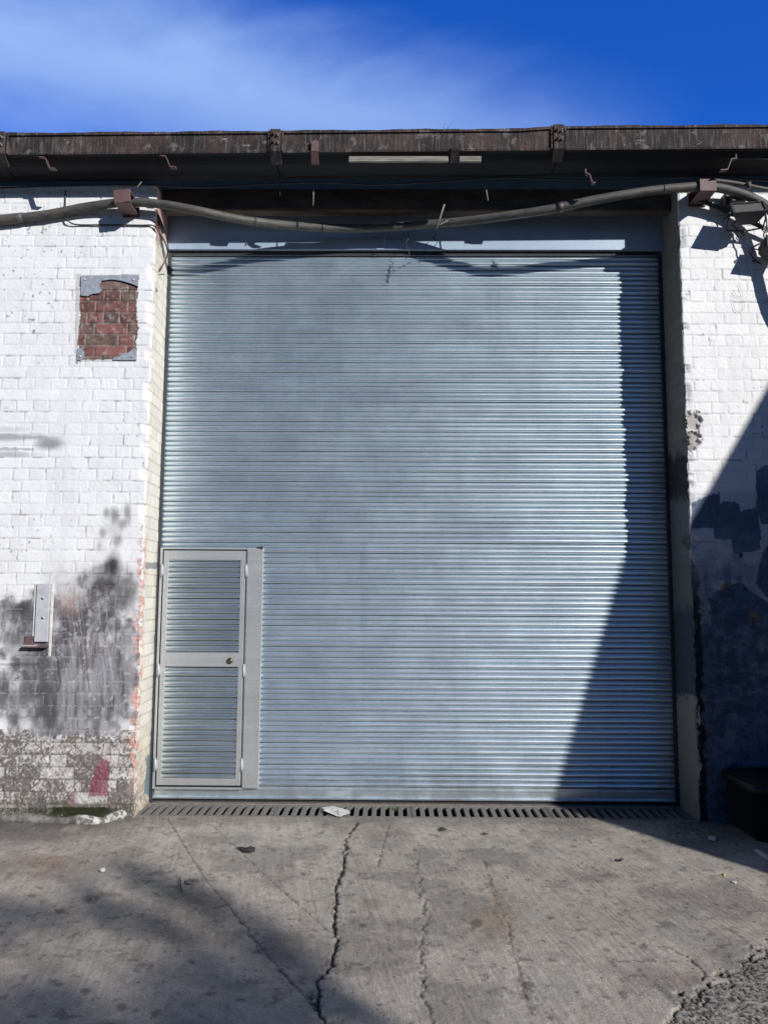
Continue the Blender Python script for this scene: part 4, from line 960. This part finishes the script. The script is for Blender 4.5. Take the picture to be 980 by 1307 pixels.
# ------------------------------------------------------------------ light and sky
sd = bpy.data.lights.new('sun', 'SUN'); so = bpy.data.objects.new('sun', sd); COL.objects.link(so)
so.rotation_mode = 'QUATERNION'; so.rotation_quaternion = SUN.to_track_quat('Z', 'Y')
sd.energy = 5.0; sd.angle = R(.53); sd.color = (1, .965, .925)
w = bpy.data.worlds.new('World'); S.world = w; w.use_nodes = True; nt = w.node_tree; nt.nodes.clear()
sky = N(nt, 'ShaderNodeTexSky', sky_type='NISHITA'); sky.sun_disc = False; sky.sun_elevation = EL; sky.sun_rotation = math.atan2(SUN.x, SUN.y)
sky.altitude = 100; sky.air_density = 1.0; sky.dust_density = .6; sky.ozone_density = 2.5
bg = N(nt, 'ShaderNodeBackground'); out = N(nt, 'ShaderNodeOutputWorld')
tc = N(nt, 'ShaderNodeTexCoord')
hs = N(nt, 'ShaderNodeHueSaturation'); hs.inputs['Saturation'].default_value = 1.25; nt.links.new(sky.outputs[0], hs.inputs['Color'])
sx = N(nt, 'ShaderNodeSeparateXYZ'); nt.links.new(tc.outputs['Generated'], sx.inputs[0])
side = ramp(nt, sx.outputs['Y'], .0, .6)      # tint by direction: bright blue ahead, dimmed behind to lower fill light
tint = mixc(nt, hs.outputs[0], mixc(nt, (.30, .58, .98), (.62, 1.9, 4.3), side), 1.0, 'MULTIPLY')
mp = N(nt, 'ShaderNodeMapping'); nt.links.new(tc.outputs['Generated'], mp.inputs[0]); mp.inputs['Rotation'].default_value = (0, R(25), 0); mp.inputs['Scale'].default_value = (1.6, 1.4, 4.5)
nz = N(nt, 'ShaderNodeTexNoise'); nt.links.new(mp.outputs[0], nz.inputs[0]); nz.inputs['Scale'].default_value = 1.6; nz.inputs['Detail'].default_value = 7; nz.inputs['Roughness'].default_value = .55; nz.inputs['Distortion'].default_value = .4
# a broad veil of thin cloud to the front left, low
dv = (ray(250, 100)).normalized()
dot = N(nt, 'ShaderNodeVectorMath', operation='DOT_PRODUCT'); nt.links.new(tc.outputs['Generated'], dot.inputs[0]); dot.inputs[1].default_value = dv
def mrange(src, a, b_):
    mr = N(nt, 'ShaderNodeMapRange', interpolation_type='SMOOTHSTEP'); nt.links.new(src, mr.inputs[0]); mr.inputs[1].default_value = a; mr.inputs[2].default_value = b_; return mr.outputs[0]
pole = ray(-40, 45).cross(ray(640, 185)).normalized()
dp = N(nt, 'ShaderNodeVectorMath', operation='DOT_PRODUCT'); nt.links.new(tc.outputs['Generated'], dp.inputs[0]); dp.inputs[1].default_value = pole
wb = N(nt, 'ShaderNodeMath', operation='MULTIPLY_ADD'); nt.links.new(nz.outputs[0], wb.inputs[0]); wb.inputs[1].default_value = .16; wb.inputs[2].default_value = -.08
ad = N(nt, 'ShaderNodeMath', operation='ADD'); nt.links.new(dp.outputs['Value'], ad.inputs[0]); nt.links.new(wb.outputs[0], ad.inputs[1])
ab = N(nt, 'ShaderNodeMath', operation='ABSOLUTE'); nt.links.new(ad.outputs[0], ab.inputs[0])
band = mrange(ab.outputs[0], .135, .0); reach = mrange(dot.outputs['Value'], .84, .97)
mv = N(nt, 'ShaderNodeMath', operation='MULTIPLY'); nt.links.new(band, mv.inputs[0]); nt.links.new(reach, mv.inputs[1])
mul = N(nt, 'ShaderNodeMath', operation='MULTIPLY'); nt.links.new(mv.outputs[0], mul.inputs[0]); nt.links.new(ramp(nt, nz.outputs[0], .12, .60, (.45, .45, .45, 1)), mul.inputs[1])
m2 = N(nt, 'ShaderNodeMath', operation='MULTIPLY'); nt.links.new(mul.outputs[0], m2.inputs[0]); m2.inputs[1].default_value = .95
fin = mixc(nt, tint, (6.6, 10.2, 18.8), m2.outputs[0])
nt.links.new(fin, bg.inputs[0]); bg.inputs[1].default_value = .05; nt.links.new(bg.outputs[0], out.inputs[0])
vs_ = S.view_settings; vs_.view_transform = 'Standard'; vs_.look = 'None'; vs_.exposure = 0; vs_.gamma = 1; vs_.use_curve_mapping = False
S.cycles.max_bounces = 6; S.cycles.use_denoising = True
for o in bpy.data.objects:
    if '_b' in o: del o['_b']
